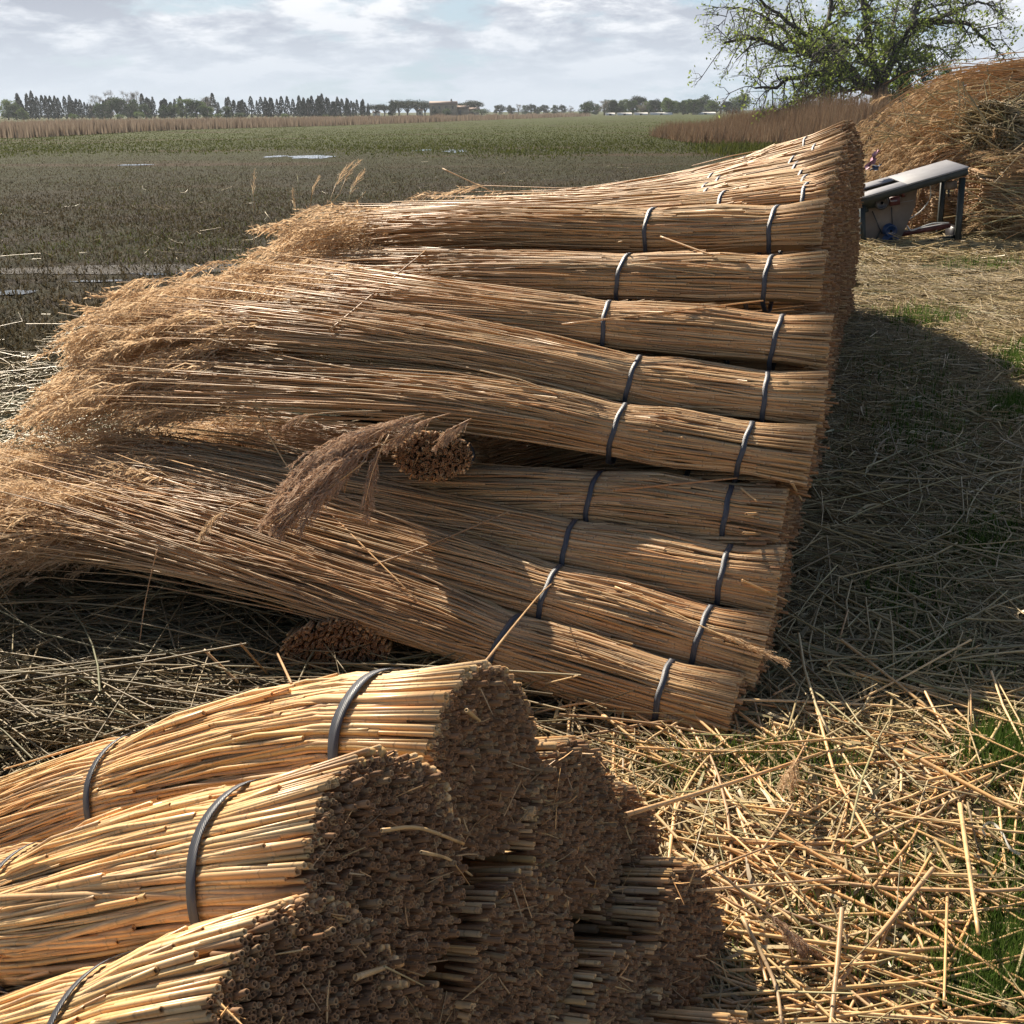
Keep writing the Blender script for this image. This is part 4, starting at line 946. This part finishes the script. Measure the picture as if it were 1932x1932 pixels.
far_tree('bush', 1760, 140, 70, M_leaf_mid, 'shrub behind the reed heap right of the big tree', 1, 'bush', 1.0, cat='bush')
far_tree('round', 1700, 120, 72, M_leaf_mid, 'low leafy tree just right of the big trunk', 3, 'leafy_tree', .9)

# ------------------------------------------------------------------ farm
def plain(name, c, rough=.8, var=.25, sc=3.0):
    m, t, b = mat(name, rough); g = t.nodes.new('ShaderNodeTexCoord'); n = noise(t, g.outputs['Object'], sc, 5, .65)
    lo = tuple(x * (1 - var) for x in c); hi = tuple(min(1, x * (1 + var)) for x in c)
    t.links.new(ramp(t, n, [(.3, lo), (.7, hi)]), b.inputs['Base Color']); return m
M_stone = plain('farm_stone', (.30, .235, .17)); M_tile = plain('roof_tile', (.27, .17, .12)); M_dark = plain('dark_window', (.03, .03, .035), .3)
M_white = plain('white_wall', (.66, .64, .60))
def house(x0, x1, D, hwall, ridge, dep, lab, wins, wallm=M_stone, name='farmhouse'):
    a = P(x0, 207, D); b = P(x1, 207, D); cx_, wd = (a[0] + b[0]) / 2, b[0] - a[0]; cy_ = a[1]
    root = empty(name, (cx_, cy_, 0), label=lab, cat='building')
    v, f = boxV((0, 0, hwall / 2), (wd, dep, hwall)); mk('wall', v, f, wallm, root, None, False)
    h = wd / 2 + .3; d = dep / 2 + .4
    v = np.array([[-h, -d, hwall - .1], [h, -d, hwall - .1], [h, d, hwall - .1], [-h, d, hwall - .1], [-h, 0, ridge], [h, 0, ridge]])
    rf_ = mk('roof', v, [np.array([[0, 1, 5, 4], [2, 3, 4, 5], [3, 2, 1, 0]]), np.array([[0, 4, 3], [1, 2, 5]])], M_tile, root, None, False)
    for (wx, wz, ww, wh) in wins:
        v, f = boxV((wx, -dep / 2 - .0, wz), (ww, .12, wh)); mk('window', v, f, M_dark, root, None, False)
    v, f = boxV((wd * .3, .5, ridge + .2), (.7, .7, 1.3)); mk('chimney', v, f, wallm, rf_, None, False)
    return root
house(812, 862, 450, 4.6, 6.0, 9, 'long stone farmhouse with low tiled roof far across the marsh', [(-4.2, 3.4, .8, 1.1), (-1.5, 3.4, .8, 1.1), (1.4, 3.4, .8, 1.1), (4.2, 3.4, .8, 1.1), (-3, 1.1, 1, 2.0), (2.6, 1.1, .9, 1.2)])
house(862, 884, 455, 3.1, 4.2, 7, 'lower grey farm shed adjoining the farmhouse on the right', [(-1.2, 1.3, 1.4, 2.2)])
house(884, 904, 460, 2.2, 3.4, 7, 'lowest brown farm shed at the right end of the farm', [(0, 1.0, 1.2, 1.6)])
house(789, 797, 470, 2.4, 3.0, 5, 'tiny white outbuilding under the umbrella pines left of the farmhouse', [(0, 1.2, .7, .9)], M_white, 'outbuilding')
house(704, 716, 480, 1.6, 2.1, 5, 'small white low building between the cypresses and the pines', [(0, .8, .7, .7)], M_white, 'outbuilding')
# white strip of greenhouses / plastic below the right hand wood
for k, (x0, x1, D) in enumerate([(1142, 1160, 392), (1164, 1192, 394), (1196, 1222, 396), (1226, 1268, 398), (1310, 1350, 402)]):
    a, b = P(x0, 208, D), P(x1, 208, D); wd = b[0] - a[0]
    root = empty('polytunnel', ((a[0] + b[0]) / 2, a[1], 0), label=['short white tunnel roof at the left below the wood', 'second white tunnel roof below the wood', 'middle white tunnel roof below the wood', 'long white tunnel roof below the wood', 'white tunnel roof apart at the right below the wood'][k], cat='greenhouse')
    an = np.linspace(0, PI, 9); V = np.concatenate([np.stack([np.full(9, sx_ * wd / 2), -1.6 * np.cos(an), .9 * np.sin(an)], 1) for sx_ in (-1, 1)])
    i = np.arange(8); F = [np.stack([i, i + 1, i + 10, i + 9], 1), np.arange(9)[None], np.arange(9, 18)[None, ::-1]]
    mk('cover', V, F, M_white, root, None, False)
    v, f = boxV((0, -1.62, .3), (.9, .08, .6)); mk('door', v, f, M_dark, root, None, False)

# ------------------------------------------------------------------ reed belts (stuff)
BH = {}
def belt(line, depth, n, h, w, seed, mt, label, z=0.0, name='reed_belt', lean=.18, cl=0):
    line = np.asarray(line, float); L_ = np.concatenate([[0], np.cumsum(np.linalg.norm(np.diff(line, axis=0), axis=1))])
    def f(r, n):
        wgt = r.rand(n); q = np.interp(wgt, L_ / L_[-1] if cl == 0 else np.linspace(0, 1, len(L_)), L_); x = np.interp(q, L_, line[:, 0]); y = np.interp(q, L_, line[:, 1])
        return np.stack([x + r.uniform(-.5, .5, n) * depth * .3, y + r.uniform(0, 1, n) * depth], 1)
    o = blades(n, f, seed, h=h, w=w, mt=mt, label=label, lean=lean, z=z, name=name, cat='reeds', simple=True)
    co = np.zeros(len(o.data.vertices) * 3); o.data.vertices.foreach_get('co', co); co = co.reshape(-1, 3)
    x0 = line[:, 0].min(); q = co[:, 0]; fac = .80 + .12 * np.sin(q * 1.3) + .10 * np.sin(q * 3.7 + 1) + .08 * np.sin(co[:, 1] * 2.3 + q)
    if not cl: fac *= np.clip(.45 + (q - x0) / 5.0, .45, 1)
    co[:, 2] *= fac; o.data.vertices.foreach_set('co', co.ravel().astype(np.float32)); o.data.update()
    return o
farl = [gp(-60, 262, 0)[:2], gp(0, 255, 0)[:2], gp(300, 245, 0)[:2], gp(600, 237, 0)[:2], gp(830, 229, 0)[:2], gp(1095, 219.5, 0)[:2]]
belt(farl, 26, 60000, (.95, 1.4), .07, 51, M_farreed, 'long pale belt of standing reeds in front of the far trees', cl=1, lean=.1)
nearl = [gp(1375, 268, 0)[:2], gp(1450, 274, 0)[:2], gp(1560, 278, 0)[:2], gp(1660, 284, 0)[:2], gp(1800, 290, 0)[:2], gp(2000, 296, 0)[:2]]
belt(nearl, 16, 62000, (1.2, 2.6), .022, 52, M_reedbed, 'reddish brown bed of standing reeds at the foot of the big tree', lean=.22, name='standing_reeds')
blades(3500, patch_sampler([(1480, 275, 70, 4, 1), (1400, 285, 40, 5, .8), (1560, 285, 50, 5, .6)]), 53, h=(.12, .35), w=.02, mt=M_sprout, label='green growth along the foot of the standing reeds', z=0)

# ------------------------------------------------------------------ reed heap at the right
HEAP = [([(2040, 158), (1900, 150), (1800, 172), (1700, 215), (1640, 262)], 15.5, 'topmost sheaf of the reed heap, golden heads sweeping down to the left', 1),
        ([(2060, 200), (1900, 190), (1800, 205), (1710, 240), (1640, 300)], 14.8, 'second sheaf of the reed heap, its heads hanging toward the pale bundles', 1),
        ([(1960, 245), (1860, 240), (1780, 252), (1710, 285), (1660, 330)], 14.3, 'sheaf halfway up the left face of the reed heap', 1),
        ([(2120, 120), (1980, 128), (1880, 150), (1780, 180), (1720, 205)], 17.0, 'sheaf at the back of the reed heap forming its skyline', 1),
        ([(1900, 300), (1820, 292), (1750, 300), (1700, 335), (1668, 372)], 13.9, 'pale straw sheaf drooping down behind the saw bench', 1),
        ([(2150, 105), (2030, 118), (1930, 138), (1850, 160)], 16.2, 'pale stems on the crown of the reed heap at the right edge', 0),
        ([(1832, 222), (1900, 218), (1990, 214), (2080, 214)], 13.8, 'dark sheaf with its greenish butt end facing left', 0),
        ([(1826, 268), (1900, 268), (1990, 268), (2080, 270)], 13.6, 'shaded sheaf under the dark butt end', 0),
        ([(2080, 318), (1980, 316), (1910, 314), (1850, 316)], 13.2, 'sheaf with a tuft of orange heads at mid height of the heap', 1),
        ([(1790, 352), (1880, 352), (1980, 350), (2080, 352)], 13.3, 'low brown sheaf right behind the saw bench', 0),
        ([(2080, 400), (1980, 395), (1900, 398), (1840, 404)], 12.9, 'lowest sheaf of the heap, dark heads pointing left onto the ground', 1),
        ([(1700, 385), (1790, 395), (1880, 400), (1990, 405)], 13.9, 'flattened sheaf on the ground seen through the legs of the saw bench', 0)]
for k, (pts, d0, lab, pl_) in enumerate(HEAP):
    C = [P(x, y, d0 + (.5 if k in (6, 7) else .12) * i) for i, (x, y) in enumerate([(q[0] + 30, q[1] + 14) for q in pts])]
    ln = Curve3(C).L
    b_ = bundle(C, R0=.30, name='reed_sheaf', label=lab, group='loose sheaves of the reed heap', n=330, n_ind=0, n_end=260 if k in (6, 7) else 110, straps=(.4,), nplume=(125 if k not in (8, 10) else 40) if pl_ else 12, spread=.35, flat=.12, seed=700 + k,
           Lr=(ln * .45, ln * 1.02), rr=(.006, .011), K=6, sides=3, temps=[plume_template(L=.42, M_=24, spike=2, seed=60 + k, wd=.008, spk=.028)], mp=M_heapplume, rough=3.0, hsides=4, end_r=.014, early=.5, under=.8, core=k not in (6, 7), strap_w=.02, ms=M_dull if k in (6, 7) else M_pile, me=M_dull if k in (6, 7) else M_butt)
    for c in list(b_.children):
        if c.name.startswith('strap'): bpy.data.objects.remove(c)

# ------------------------------------------------------------------ saw bench
M_green = plain('dark_green_paint', (.008, .014, .012), .5, .35, 14); M_steel = plain('worn_steel', (.22, .22, .235), .62, .12, 9); M_sheet = plain('dusty_sheet_metal', (.17, .135, .105), .7, .18, 6)
M_blue = plain('blue_paint', (.008, .03, .09), .35, .2, 8); M_red = plain('dark_red_paint', (.09, .02, .018), .5, .3, 10); M_black = plain('black_motor', (.02, .018, .02), .4, .3, 10); M_cable = plain('white_cable', (.6, .6, .57), .5, .05)
D0 = 12.6
s0 = P(1620, 374, D0)
bench = empty('saw_bench', s0, label='tilted saw bench with steel top, dark green frame and a blue motor, standing in straw', cat='saw bench')
TH = math.radians(15.5); Rb = Matrix.Rotation(-TH, 4, 'Y') @ Matrix.Rotation(math.radians(4.5), 4, 'X')
bench.rotation_euler = Rb.to_euler()
SC = D0 / (W * FN) * .25 * 0.5317 * 1.0
SC = D0 / FN / W * (1 / 5.682) * .7547 * 1.03
def zl(zx, zy):
    dx, dy = (zx - 200) * SC, -(zy - 550) * SC
    return dx * math.cos(TH) + dy * math.sin(TH), -dx * math.sin(TH) + dy * math.cos(TH)
def bar(name, a, b, w, dep, y, m, parent=bench, ext=0.0):
    a = np.array(zl(*a)); b = np.array(zl(*b)); d = unit(b - a); b = b + d * ext; n = np.array([-d[1], d[0]]) * w / 2
    q = [a - n, b - n, b + n, a + n]; V = [[p[0], y, p[1]] for p in q] + [[p[0], y + dep, p[1]] for p in q]
    F = np.array([[0, 1, 2, 3], [7, 6, 5, 4], [0, 4, 5, 1], [1, 5, 6, 2], [2, 6, 7, 3], [3, 7, 4, 0]])
    return mk(name, V, F, m, parent, None, False)
def disc(name, c, rad, y0, y1, m, parent=bench, n=24, inner=.7, dish=.012):
    c = zl(*c); an = np.linspace(0, 2 * PI, n, endpoint=False)
    rg = [(rad * inner * .3, y0 + dish), (rad * inner, y0 + dish), (rad * (inner + .06), y0), (rad, y0 + .008), (rad, y1)]
    V = np.concatenate([np.stack([c[0] + r_ * np.cos(an), np.full(n, y_), c[1] + r_ * np.sin(an)], 1) for r_, y_ in rg]); i = np.arange(n); i2 = (i + 1) % n
    F = [np.concatenate([np.stack([k * n + i, k * n + i2, (k + 1) * n + i2, (k + 1) * n + i], 1) for k in range(len(rg) - 1)]), np.arange(n)[None], (len(rg) - 1) * n + np.arange(n)[None, ::-1]]
    return mk(name, V, F, m, parent, None, False)
TW, TD = zl(1690, 245)[0], .68
def slab(name, x0, x1, y0, y1, z0, z1, m, parent=bench):
    v, f = boxV(((x0 + x1) / 2, (y0 + y1) / 2, (z0 + z1) / 2), (x1 - x0, y1 - y0, z1 - z0)); o = mk(name, v, f, m, parent, None, False)
    bv = o.modifiers.new('b', 'BEVEL'); bv.width = .004; bv.segments = 1
    return o
xs = .60
slab('top_plate', xs, TW, 0, TD, -.02, 0, M_steel); slab('top_strip', 0, xs - .002, 0, .24, -.02, 0, M_steel); slab('top_strip', .05, xs - .002, .44, TD, -.02, 0, M_steel)
slab('apron', .02, TW - .01, .012, .05, -.10, -.023, M_green); slab('apron', .02, TW - .01, TD - .05, TD - .012, -.10, -.023, M_green)
slab('apron', TW - .06, TW - .015, .052, TD - .052, -.10, -.023, M_green); slab('apron', .03, .07, .052, TD - .052, -.10, -.023, M_green)
slab('slot_edge', .08, xs + .02, .30, .33, -.06, -.024, M_red)
for y in (.03, TD - .09):
    bar('leg', (275, 590), (390, 1290), .058, .055, y, M_green, ext=.25)
    bar('leg', (1625, 300), (1735, 1430), .062, .055, y, M_green, ext=.26)
bar('mount_plate', (290, 650), (640, 600), .13, .02, .09, M_green)
hp = [(350, 720), (470, 610), (1070, 420), (1078, 680), (1040, 840), (960, 1090), (880, 1200), (640, 1262), (560, 1240), (405, 1160)]
hp = np.array([zl(*q) for q in hp]); nH = len(hp)
V = np.concatenate([np.column_stack([hp[:, 0], np.full(nH, .16), hp[:, 1]]), np.column_stack([hp[:, 0], np.full(nH, .46), hp[:, 1]])]); i = np.arange(nH); i2 = (i + 1) % nH
mk('blade_guard', V, [np.arange(nH)[None], np.arange(nH, 2 * nH)[None, ::-1], np.stack([i, i2, i2 + nH, i + nH], 1)], M_sheet, bench, None, False)
bar('guard_seam', (860, 640), (1040, 610), .006, .004, .154, M_steel)
disc('bearing', (570, 630), .085, .07, .15, M_black); bar('bearing_block', (690, 620), (820, 600), .10, .06, .09, M_red); bar('bearing_pin', (690, 610), (775, 600), .014, .01, .076, M_steel)
bar('bearing_block', (840, 520), (880, 510), .08, .05, .095, M_red)
mo = disc('motor', (765, 1165), .092, .0, .14, M_blue); disc('motor_cowl', (745, 1010), .078, .045, .15, M_blue, mo)
bar('tension_rod', (470, 750), (655, 1065), .012, .01, .13, M_black); bar('tension_rod', (732, 700), (782, 935), .010, .01, .13, M_black); bar('stay', (550, 1220), (625, 1015), .018, .012, .12, M_green)
bar('crossbar', (930, 1090), (1640, 968), .055, .05, .18, M_red); bar('crossbar_edge', (960, 1055), (1620, 940), .008, .05, .182, M_steel)
bar('rail', (860, 1255), (1680, 1120), .07, .05, .06, M_green); bar('rail', (850, 1360), (1690, 1225), .05, .05, TD - .12, M_green); bar('rail', (400, 720), (300, 760), .05, .5, .10, M_green)
bar('foot_box', (1700, 1130), (1790, 1115), .22, .30, .12, M_black)
bar('switch_box', (1450, 420), (1590, 400), .085, .07, .10, M_sheet); bar('conduit', (1500, 470), (1510, 560), .02, .02, .12, M_black)
cp = [np.array([zl(*q)[0], .30, zl(*q)[1]]) for q in [(1300, 400), (1335, 600), (1250, 770), (1110, 880), (1000, 950)]]
cu = Curve3(cp); ss = np.linspace(0, cu.L, 14)[None]; v, f, u = tubes(cu.at(ss), np.full((1, 14), .007), 6); mk('cable', v, f, M_cable, bench, u)
cp = [np.array([zl(*q)[0], .17, zl(*q)[1]]) for q in [(1010, 960), (1080, 1030), (1200, 990), (1380, 935), (1600, 930)]]
cu = Curve3(cp); ss = np.linspace(0, cu.L, 14)[None]; v, f, u = tubes(cu.at(ss), np.full((1, 14), .009), 6); mk('cable', v, f, M_cable, bench, u)

# crumpled plastic by the heap
def rag(px, py, d, size, m, lab, name, seed):
    r = np.random.RandomState(seed); c = P(px, py, d); n = 7
    g = np.stack(np.meshgrid(np.linspace(-.5, .5, n), np.linspace(-.5, .5, n)), -1).reshape(-1, 2)
    V = np.column_stack([g[:, 0] * size[0] + .12 * size[0] * r.randn(n * n), r.randn(n * n) * .06, g[:, 1] * size[1] + .10 * size[1] * r.randn(n * n)])
    V[:, 0] += V[:, 2] * .5
    i = (np.arange(n - 1)[:, None] * n + np.arange(n - 1)[None]).ravel(); F = np.stack([i, i + 1, i + n + 1, i + n], 1)
    o = mk(name, V + c, F, m, None, None, False, c); return setp(o, label=lab, cat='litter')
rag(1646, 302, 13.4, (.07, .22), plain('pink_plastic', (.40, .20, .26), .4), 'crumpled pink plastic caught at the left foot of the reed heap', 'plastic_wrap', 1)
rag(1653, 316, 13.1, (.10, .07), plain('blue_plastic', (.10, .13, .20), .4), 'small blue plastic scrap below the pink one', 'plastic_scrap', 2)

# ------------------------------------------------------------------ stray stems, each resting on what it lies on
bpy.context.view_layer.update()
dg = bpy.context.evaluated_depsgraph_get()
def surf(px, py, lift=.012, dmax=None):
    rr = ray(px, py); L_ = np.linalg.norm(rr); d = Vector(rr / L_)
    ok, loc, *_ = scene.ray_cast(dg, Vector(CAM), d)
    p = np.array(loc) if ok else gp(px, py)
    q = p - CAM; return CAM + q * (1 - lift / np.linalg.norm(q))
def stem(pts, lab, th=.0032, head=None, m=M_pile, name='fallen_reed', cat='reed', lift=.012, grass_=False, hm=M_brplume, hs=.8, smooth_=True):
    C = [surf(x, y, lift) if len(q) == 0 else P(x, y, q[0]) for (x, y, *q) in pts]
    # straight between its ends: the middle must clear what is below
    if smooth_ and len(C) > 2:
        dd = [np.dot(c - CAM, FWD) for c in C]; ln = np.linspace(dd[0], dd[-1], len(C)); off = max(-.12, min(0, min(a - b for a, b in zip(dd, ln))))
        C = [CAM + (c - CAM) * ((l + off) / a) for c, l, a in zip(C, ln, dd)]
    elif smooth_:
        best = 0
        for f in (.2, .35, .5, .65, .8):
            x = pts[0][0] * (1 - f) + pts[1][0] * f; y = pts[0][1] * (1 - f) + pts[1][1] * f
            if len(pts[0]) == 2: best = min(best, np.dot(surf(x, y, lift) - CAM, FWD) - np.dot((C[0] * (1 - f) + C[1] * f) - CAM, FWD))
        best = max(best, -.12)
        C = [CAM + (c - CAM) * (1 + best / np.dot(c - CAM, FWD)) for c in C]
    cu = Curve3(C); ss = np.linspace(0, cu.L, 12)[None]
    root = empty(name, C[0], label=lab, cat=cat); base = np.array(root.location)
    v, f, u = tubes(cu.at(ss), np.linspace(th, th * .7, 12)[None], 7, hollow=True); o = mk('stem', v, f, m, root, u, True, base); o.location = (0, 0, 0)
    if head:
        a = Acc(); r = np.random.RandomState(int(pts[0][0])); n = head; s = cu.L - np.arange(n) * .07 - .0; org = cu.at(s)
        place_plumes(a, org, unit(cu.at(s + .02) - cu.at(s - .03)) + r.randn(n, 3) * .1, hs, PT_near, seed=3); o = a.build('plume', hm, root, False, base); o.location = (0, 0, 0)
    return root
stem([(621, 624), (803, 473)], 'long thin stem lying askew across the third and fourth bundles', .0045)
stem([(705, 1067), (830, 1020), (960, 965)], 'dark stem slanting up right across the shaded bundles', .0036)
stem([(437, 690), (545, 885), (640, 985), (790, 1135)], 'long thin stem running down right past the brown plumes', .0030, m=M_gold)
stem([(625, 943), (520, 940), (455, 948), (425, 965)], 'bent stem ending in a pale fluffy head left of the brown plumes', .0030, head=1, hm=M_plume, hs=.6)
stem([(905, 1262), (970, 1180), (1020, 1120), (1040, 1102)], 'reed with a tan head standing up beside the left strap of the lowest bundle', .0024, head=1, hs=.6, hm=M_plume)
stem([(1160, 1107), (1240, 1140), (1320, 1180), (1400, 1215)], 'bright curved reed with its head lying over the right strap of the second lowest bundle', .0030, head=2, m=M_gold, hm=M_plume, hs=.6)
stem([(1156, 925), (1391, 902)], 'pale stem lying level under the right strap of the fifth bundle', .0036)
stem([(1060, 612), (1440, 567)], 'stem springing up right along the top of the third bundle', .0034, m=M_gold)
stem([(1245, 446), (1345, 482)], 'short stem slanting down right between the straps of the topmost strapped bundle', .0042)
stem([(1398, 921), (1427, 945)], 'short sunlit stem piece below the right strap of the fifth bundle', .0040, m=M_gold)
stem([(1494, 910), (1512, 944)], 'short sunlit stem piece standing at the cut end of the fifth bundle', .0045, m=M_gold)
stem([(1408, 970), (1475, 966), (1510, 960)], 'sunlit stem stub poking out of the shaded bundle end', .0050, m=M_gold)
stem([(1403, 1006), (1487, 1010)], 'lower sunlit stem stub on the shaded bundle end', .0048, m=M_gold)
stem([(1400, 1095), (1485, 1133)], 'thin sunlit stem pointing down off the cut end above the ground', .0035, m=M_gold)
stem([(110, 590), (220, 612), (330, 655), (480, 720)], 'long pale reed arching down right over the plumes at far left', .0030, m=M_gold)
stem([(220, 533), (480, 522)], 'pale stem sticking out level from the plumes beside the puddles', .0034, m=M_gold)
stem([(835, 318, 6.4), (925, 360, 6.2)], 'thin stem poking up left behind the crown plumes', .0040, smooth_=False)
stem([(1175, 455), (1110, 470)], 'short stem tip on the topmost strapped bundle', .0030)
stem([(385, 1226), (450, 1288)], 'short stout stem leaning in the shade above the upper foreground bundle', .0042)
stem([(454, 1215), (505, 1272)], 'second leaning stem in the shade, right of the stout one', .0034)
stem([(522, 1230), (550, 1290)], 'third leaning stem in front of the lower crosswise bundle end', .0034)
stem([(262, 1222), (275, 1130), (296, 1037)], 'thin reed standing up at the left before the lowest bundle', .0020)
stem([(720, 1567), (790, 1562), (875, 1592)], 'splintered stem lying on the cut ends of the middle foreground bundle', .0030, m=M_gold)
stem([(795, 1608), (845, 1620), (890, 1652)], 'orange splinter below the first one on the cut ends', .0026, m=M_gold)
stem([(670, 1844), (725, 1826)], 'golden stub sticking out between the middle and nearest foreground bundles', .0045, m=M_gold)
stem([(725, 1823), (800, 1860)], 'thin greenish leaf over the shaded cut ends', .0014, m=M_loose)
stem([(880, 1340), (905, 1360)], 'small sunlit stub on the cut ends of the upper foreground bundle', .0035, m=M_gold)
stem([(1181, 1537), (1370, 1480), (1551, 1420)], 'long thick stem rising right across the sunlit litter', .0050, m=M_gold)
stem([(1706, 1417), (1932, 1537)], 'thick pale stem running down to the right edge of the photo', .0065, m=M_gold)
stem([(1551, 1657), (1700, 1650), (1861, 1652)], 'broad flat stem lying level in the litter at lower right', .0055, m=M_gold)
stem([(1811, 1517), (1846, 1762)], 'thick stem lying up and down the picture at lower right', .0055, m=M_gold)
stem([(1788, 1672), (1781, 1897)], 'long thin stem lying straight toward the camera at lower right', .0035, m=M_gold)
stem([(1312, 1680), (1600, 1655)], 'thin stem pointing out of the foreground stack across the litter', .0030)
stem([(1400, 1730), (1460, 1850), (1475, 1932)], 'bent stem beside the brown head at lower right', .0045, m=M_gold)
stem([(1600, 1150), (1560, 1290), (1530, 1380), (1495, 1450)], 'long reed with a tan head reaching from the shade into the sunlit litter', .0030, head=2, hs=.55, hm=M_plume)
stem([(1350, 1640), (1420, 1700), (1480, 1750), (1540, 1795)], 'fallen reed with a soft brown head in the litter at lower right', .0028, head=3, hs=.7, m=M_gold)
stem([(1135, 1350), (1210, 1385), (1100, 1375)], 'broken stem bits in front of the cut end of the lowest bundle', .0035, m=M_gold, smooth_=False)
stem([(1010, 1345), (1110, 1326), (1190, 1337)], 'curved stem over the gap between foreground stack and lowest bundle', .0038, m=M_gold)
stem([(1030, 1290), (1090, 1275)], 'small sunlit stem beside the upper foreground cut ends', .0030, m=M_gold)
stem([(1460, 1310), (1500, 1290)], 'short stem off the cut end of the second lowest bundle', .003, m=M_gold)
# untidy stems lying over the reed heap
rh = np.random.RandomState(77); pp = []
for k in range(480):
    px, py = rh.uniform(1660, 1960), rh.uniform(150, 440)
    if px < 1700 and py < 220 or (py < 175 and px < 1800) or (px < 1850 and py > 285): continue
    a_ = surf(px, py, .02)
    if not 11 < np.dot(a_ - CAM, FWD) < 19: continue
    an_ = rh.choice([.12, -.25, rh.uniform(-1.4, 1.4)]) + rh.randn() * .25; l_ = rh.uniform(.15, .55)
    d_ = RIGHT * math.cos(an_) + UP * math.sin(an_) - FWD * .05; sag = np.array([0, 0, -.12 * l_])
    pp.append([a_ - d_ * l_, a_ - FWD * .02, a_ + d_ * l_ + sag + rh.randn(3) * .03])
pp = np.array(pp); v, f, u = tubes(pp, rh.uniform(.004, .010, len(pp))[:, None] * np.array([[1, .9, .7]]), 4, cap=False)
setp(mk('loose_straw', v, f, M_loose, None, u), label='untidy pale stems sticking out all over the reed heap', cat='straw', kind='stuff')
# dry stalks standing behind the plumes at the marsh edge
STK = [(566, 440, 561, 330, 'straight pale stalk standing up at the marsh edge, the tallest there', 0), (478, 440, 476, 352, 'dry stalk with a small head left of the tall pale one', 1), (600, 425, 635, 345, 'dry stalk leaning right with a head', 1), (640, 420, 665, 352, 'slender stalk right of the leaning one', 1),
       (575, 430, 590, 352, 'short dry stalk just right of the tall pale one', 1), (610, 430, 655, 330, 'long thin stalk bending right', 1), (560, 435, 552, 378, 'crooked short stalk at the foot of the tall one', 1), (660, 410, 690, 362, 'dry stalk at the right of the clump', 0), (520, 445, 500, 400, 'low bent stalk left of the clump', 0), (90, 520, 85, 440, 'single faded stalk in the near marsh', 0)]
for (x0, y0, x1, y1, lab, hd) in STK:
    a = P(x0, y0 + 4, 6.3) if x0 > 300 else gp(x0, y0); d_ = np.dot(a - CAM, FWD); b_ = P(x1, y1, d_)
    if x0 > 300: a[2] = a[2]; C = [gp(x0, y0 - 0) * 0 + np.array([a[0], a[1], -.02]), a, (a + b_) / 2 + np.array([.01, 0, .01]), b_]
    else: C = [a, (a + b_) / 2 + np.array([.01, 0, 0]), b_]
    cu = Curve3(C); ss = np.linspace(0, cu.L, 12)[None]; root = empty('dry_stalk', C[0], label=lab, cat='stalk', group='dry stalks at the marsh edge'); base = np.array(root.location)
    v, f, u = tubes(cu.at(ss), np.linspace(.0055 if not hd else .003, .0025, 12)[None], 5); o = mk('stem', v, f, M_loose, root, u, True, base); o.location = (0, 0, 0)
    if hd:
        ac = Acc(); place_plumes(ac, cu.at(np.array([cu.L - .06])), unit(cu.t1)[None] + np.array([[.1, 0, .2]]), .55, PT, seed=int(x0)); o = ac.build('plume', M_plume, root, False, base); o.location = (0, 0, 0)
# curled white plastic strip at the right edge
C = [surf(x, y, .02) for x, y in [(1862, 1580), (1853, 1562), (1870, 1552), (1890, 1570), (1905, 1600), (1925, 1612)]]
cu = Curve3(C); q = np.linspace(0, cu.L, 30); p = cu.at(q); w_ = np.array([0, 0, .004])
V = np.concatenate([p - w_, p + w_]); i = np.arange(29)
setp(mk('plastic_strip', V, np.stack([i, i + 1, i + 31, i + 30], 1), M_cable, None, None, True), label='thin curled white plastic strip in the grass at the right edge', cat='litter')

# ------------------------------------------------------------------ air
hv = bpy.data.materials.new('haze_air'); hv.use_nodes = True; t = hv.node_tree; t.nodes.clear()
pv = t.nodes.new('ShaderNodeVolumePrincipled'); pv.inputs['Color'].default_value = (.80, .87, .95, 1); pv.inputs['Density'].default_value = .00018; pv.inputs['Anisotropy'].default_value = .2
ou = t.nodes.new('ShaderNodeOutputMaterial'); t.links.new(pv.outputs[0], ou.inputs[1])
v, f = boxV((0, 300, 6.5), (900, 1000, 16.0)); setp(mk('haze', v, f, hv, None, None, False), kind='stuff', label='thin pale haze over the whole marsh', cat='haze')
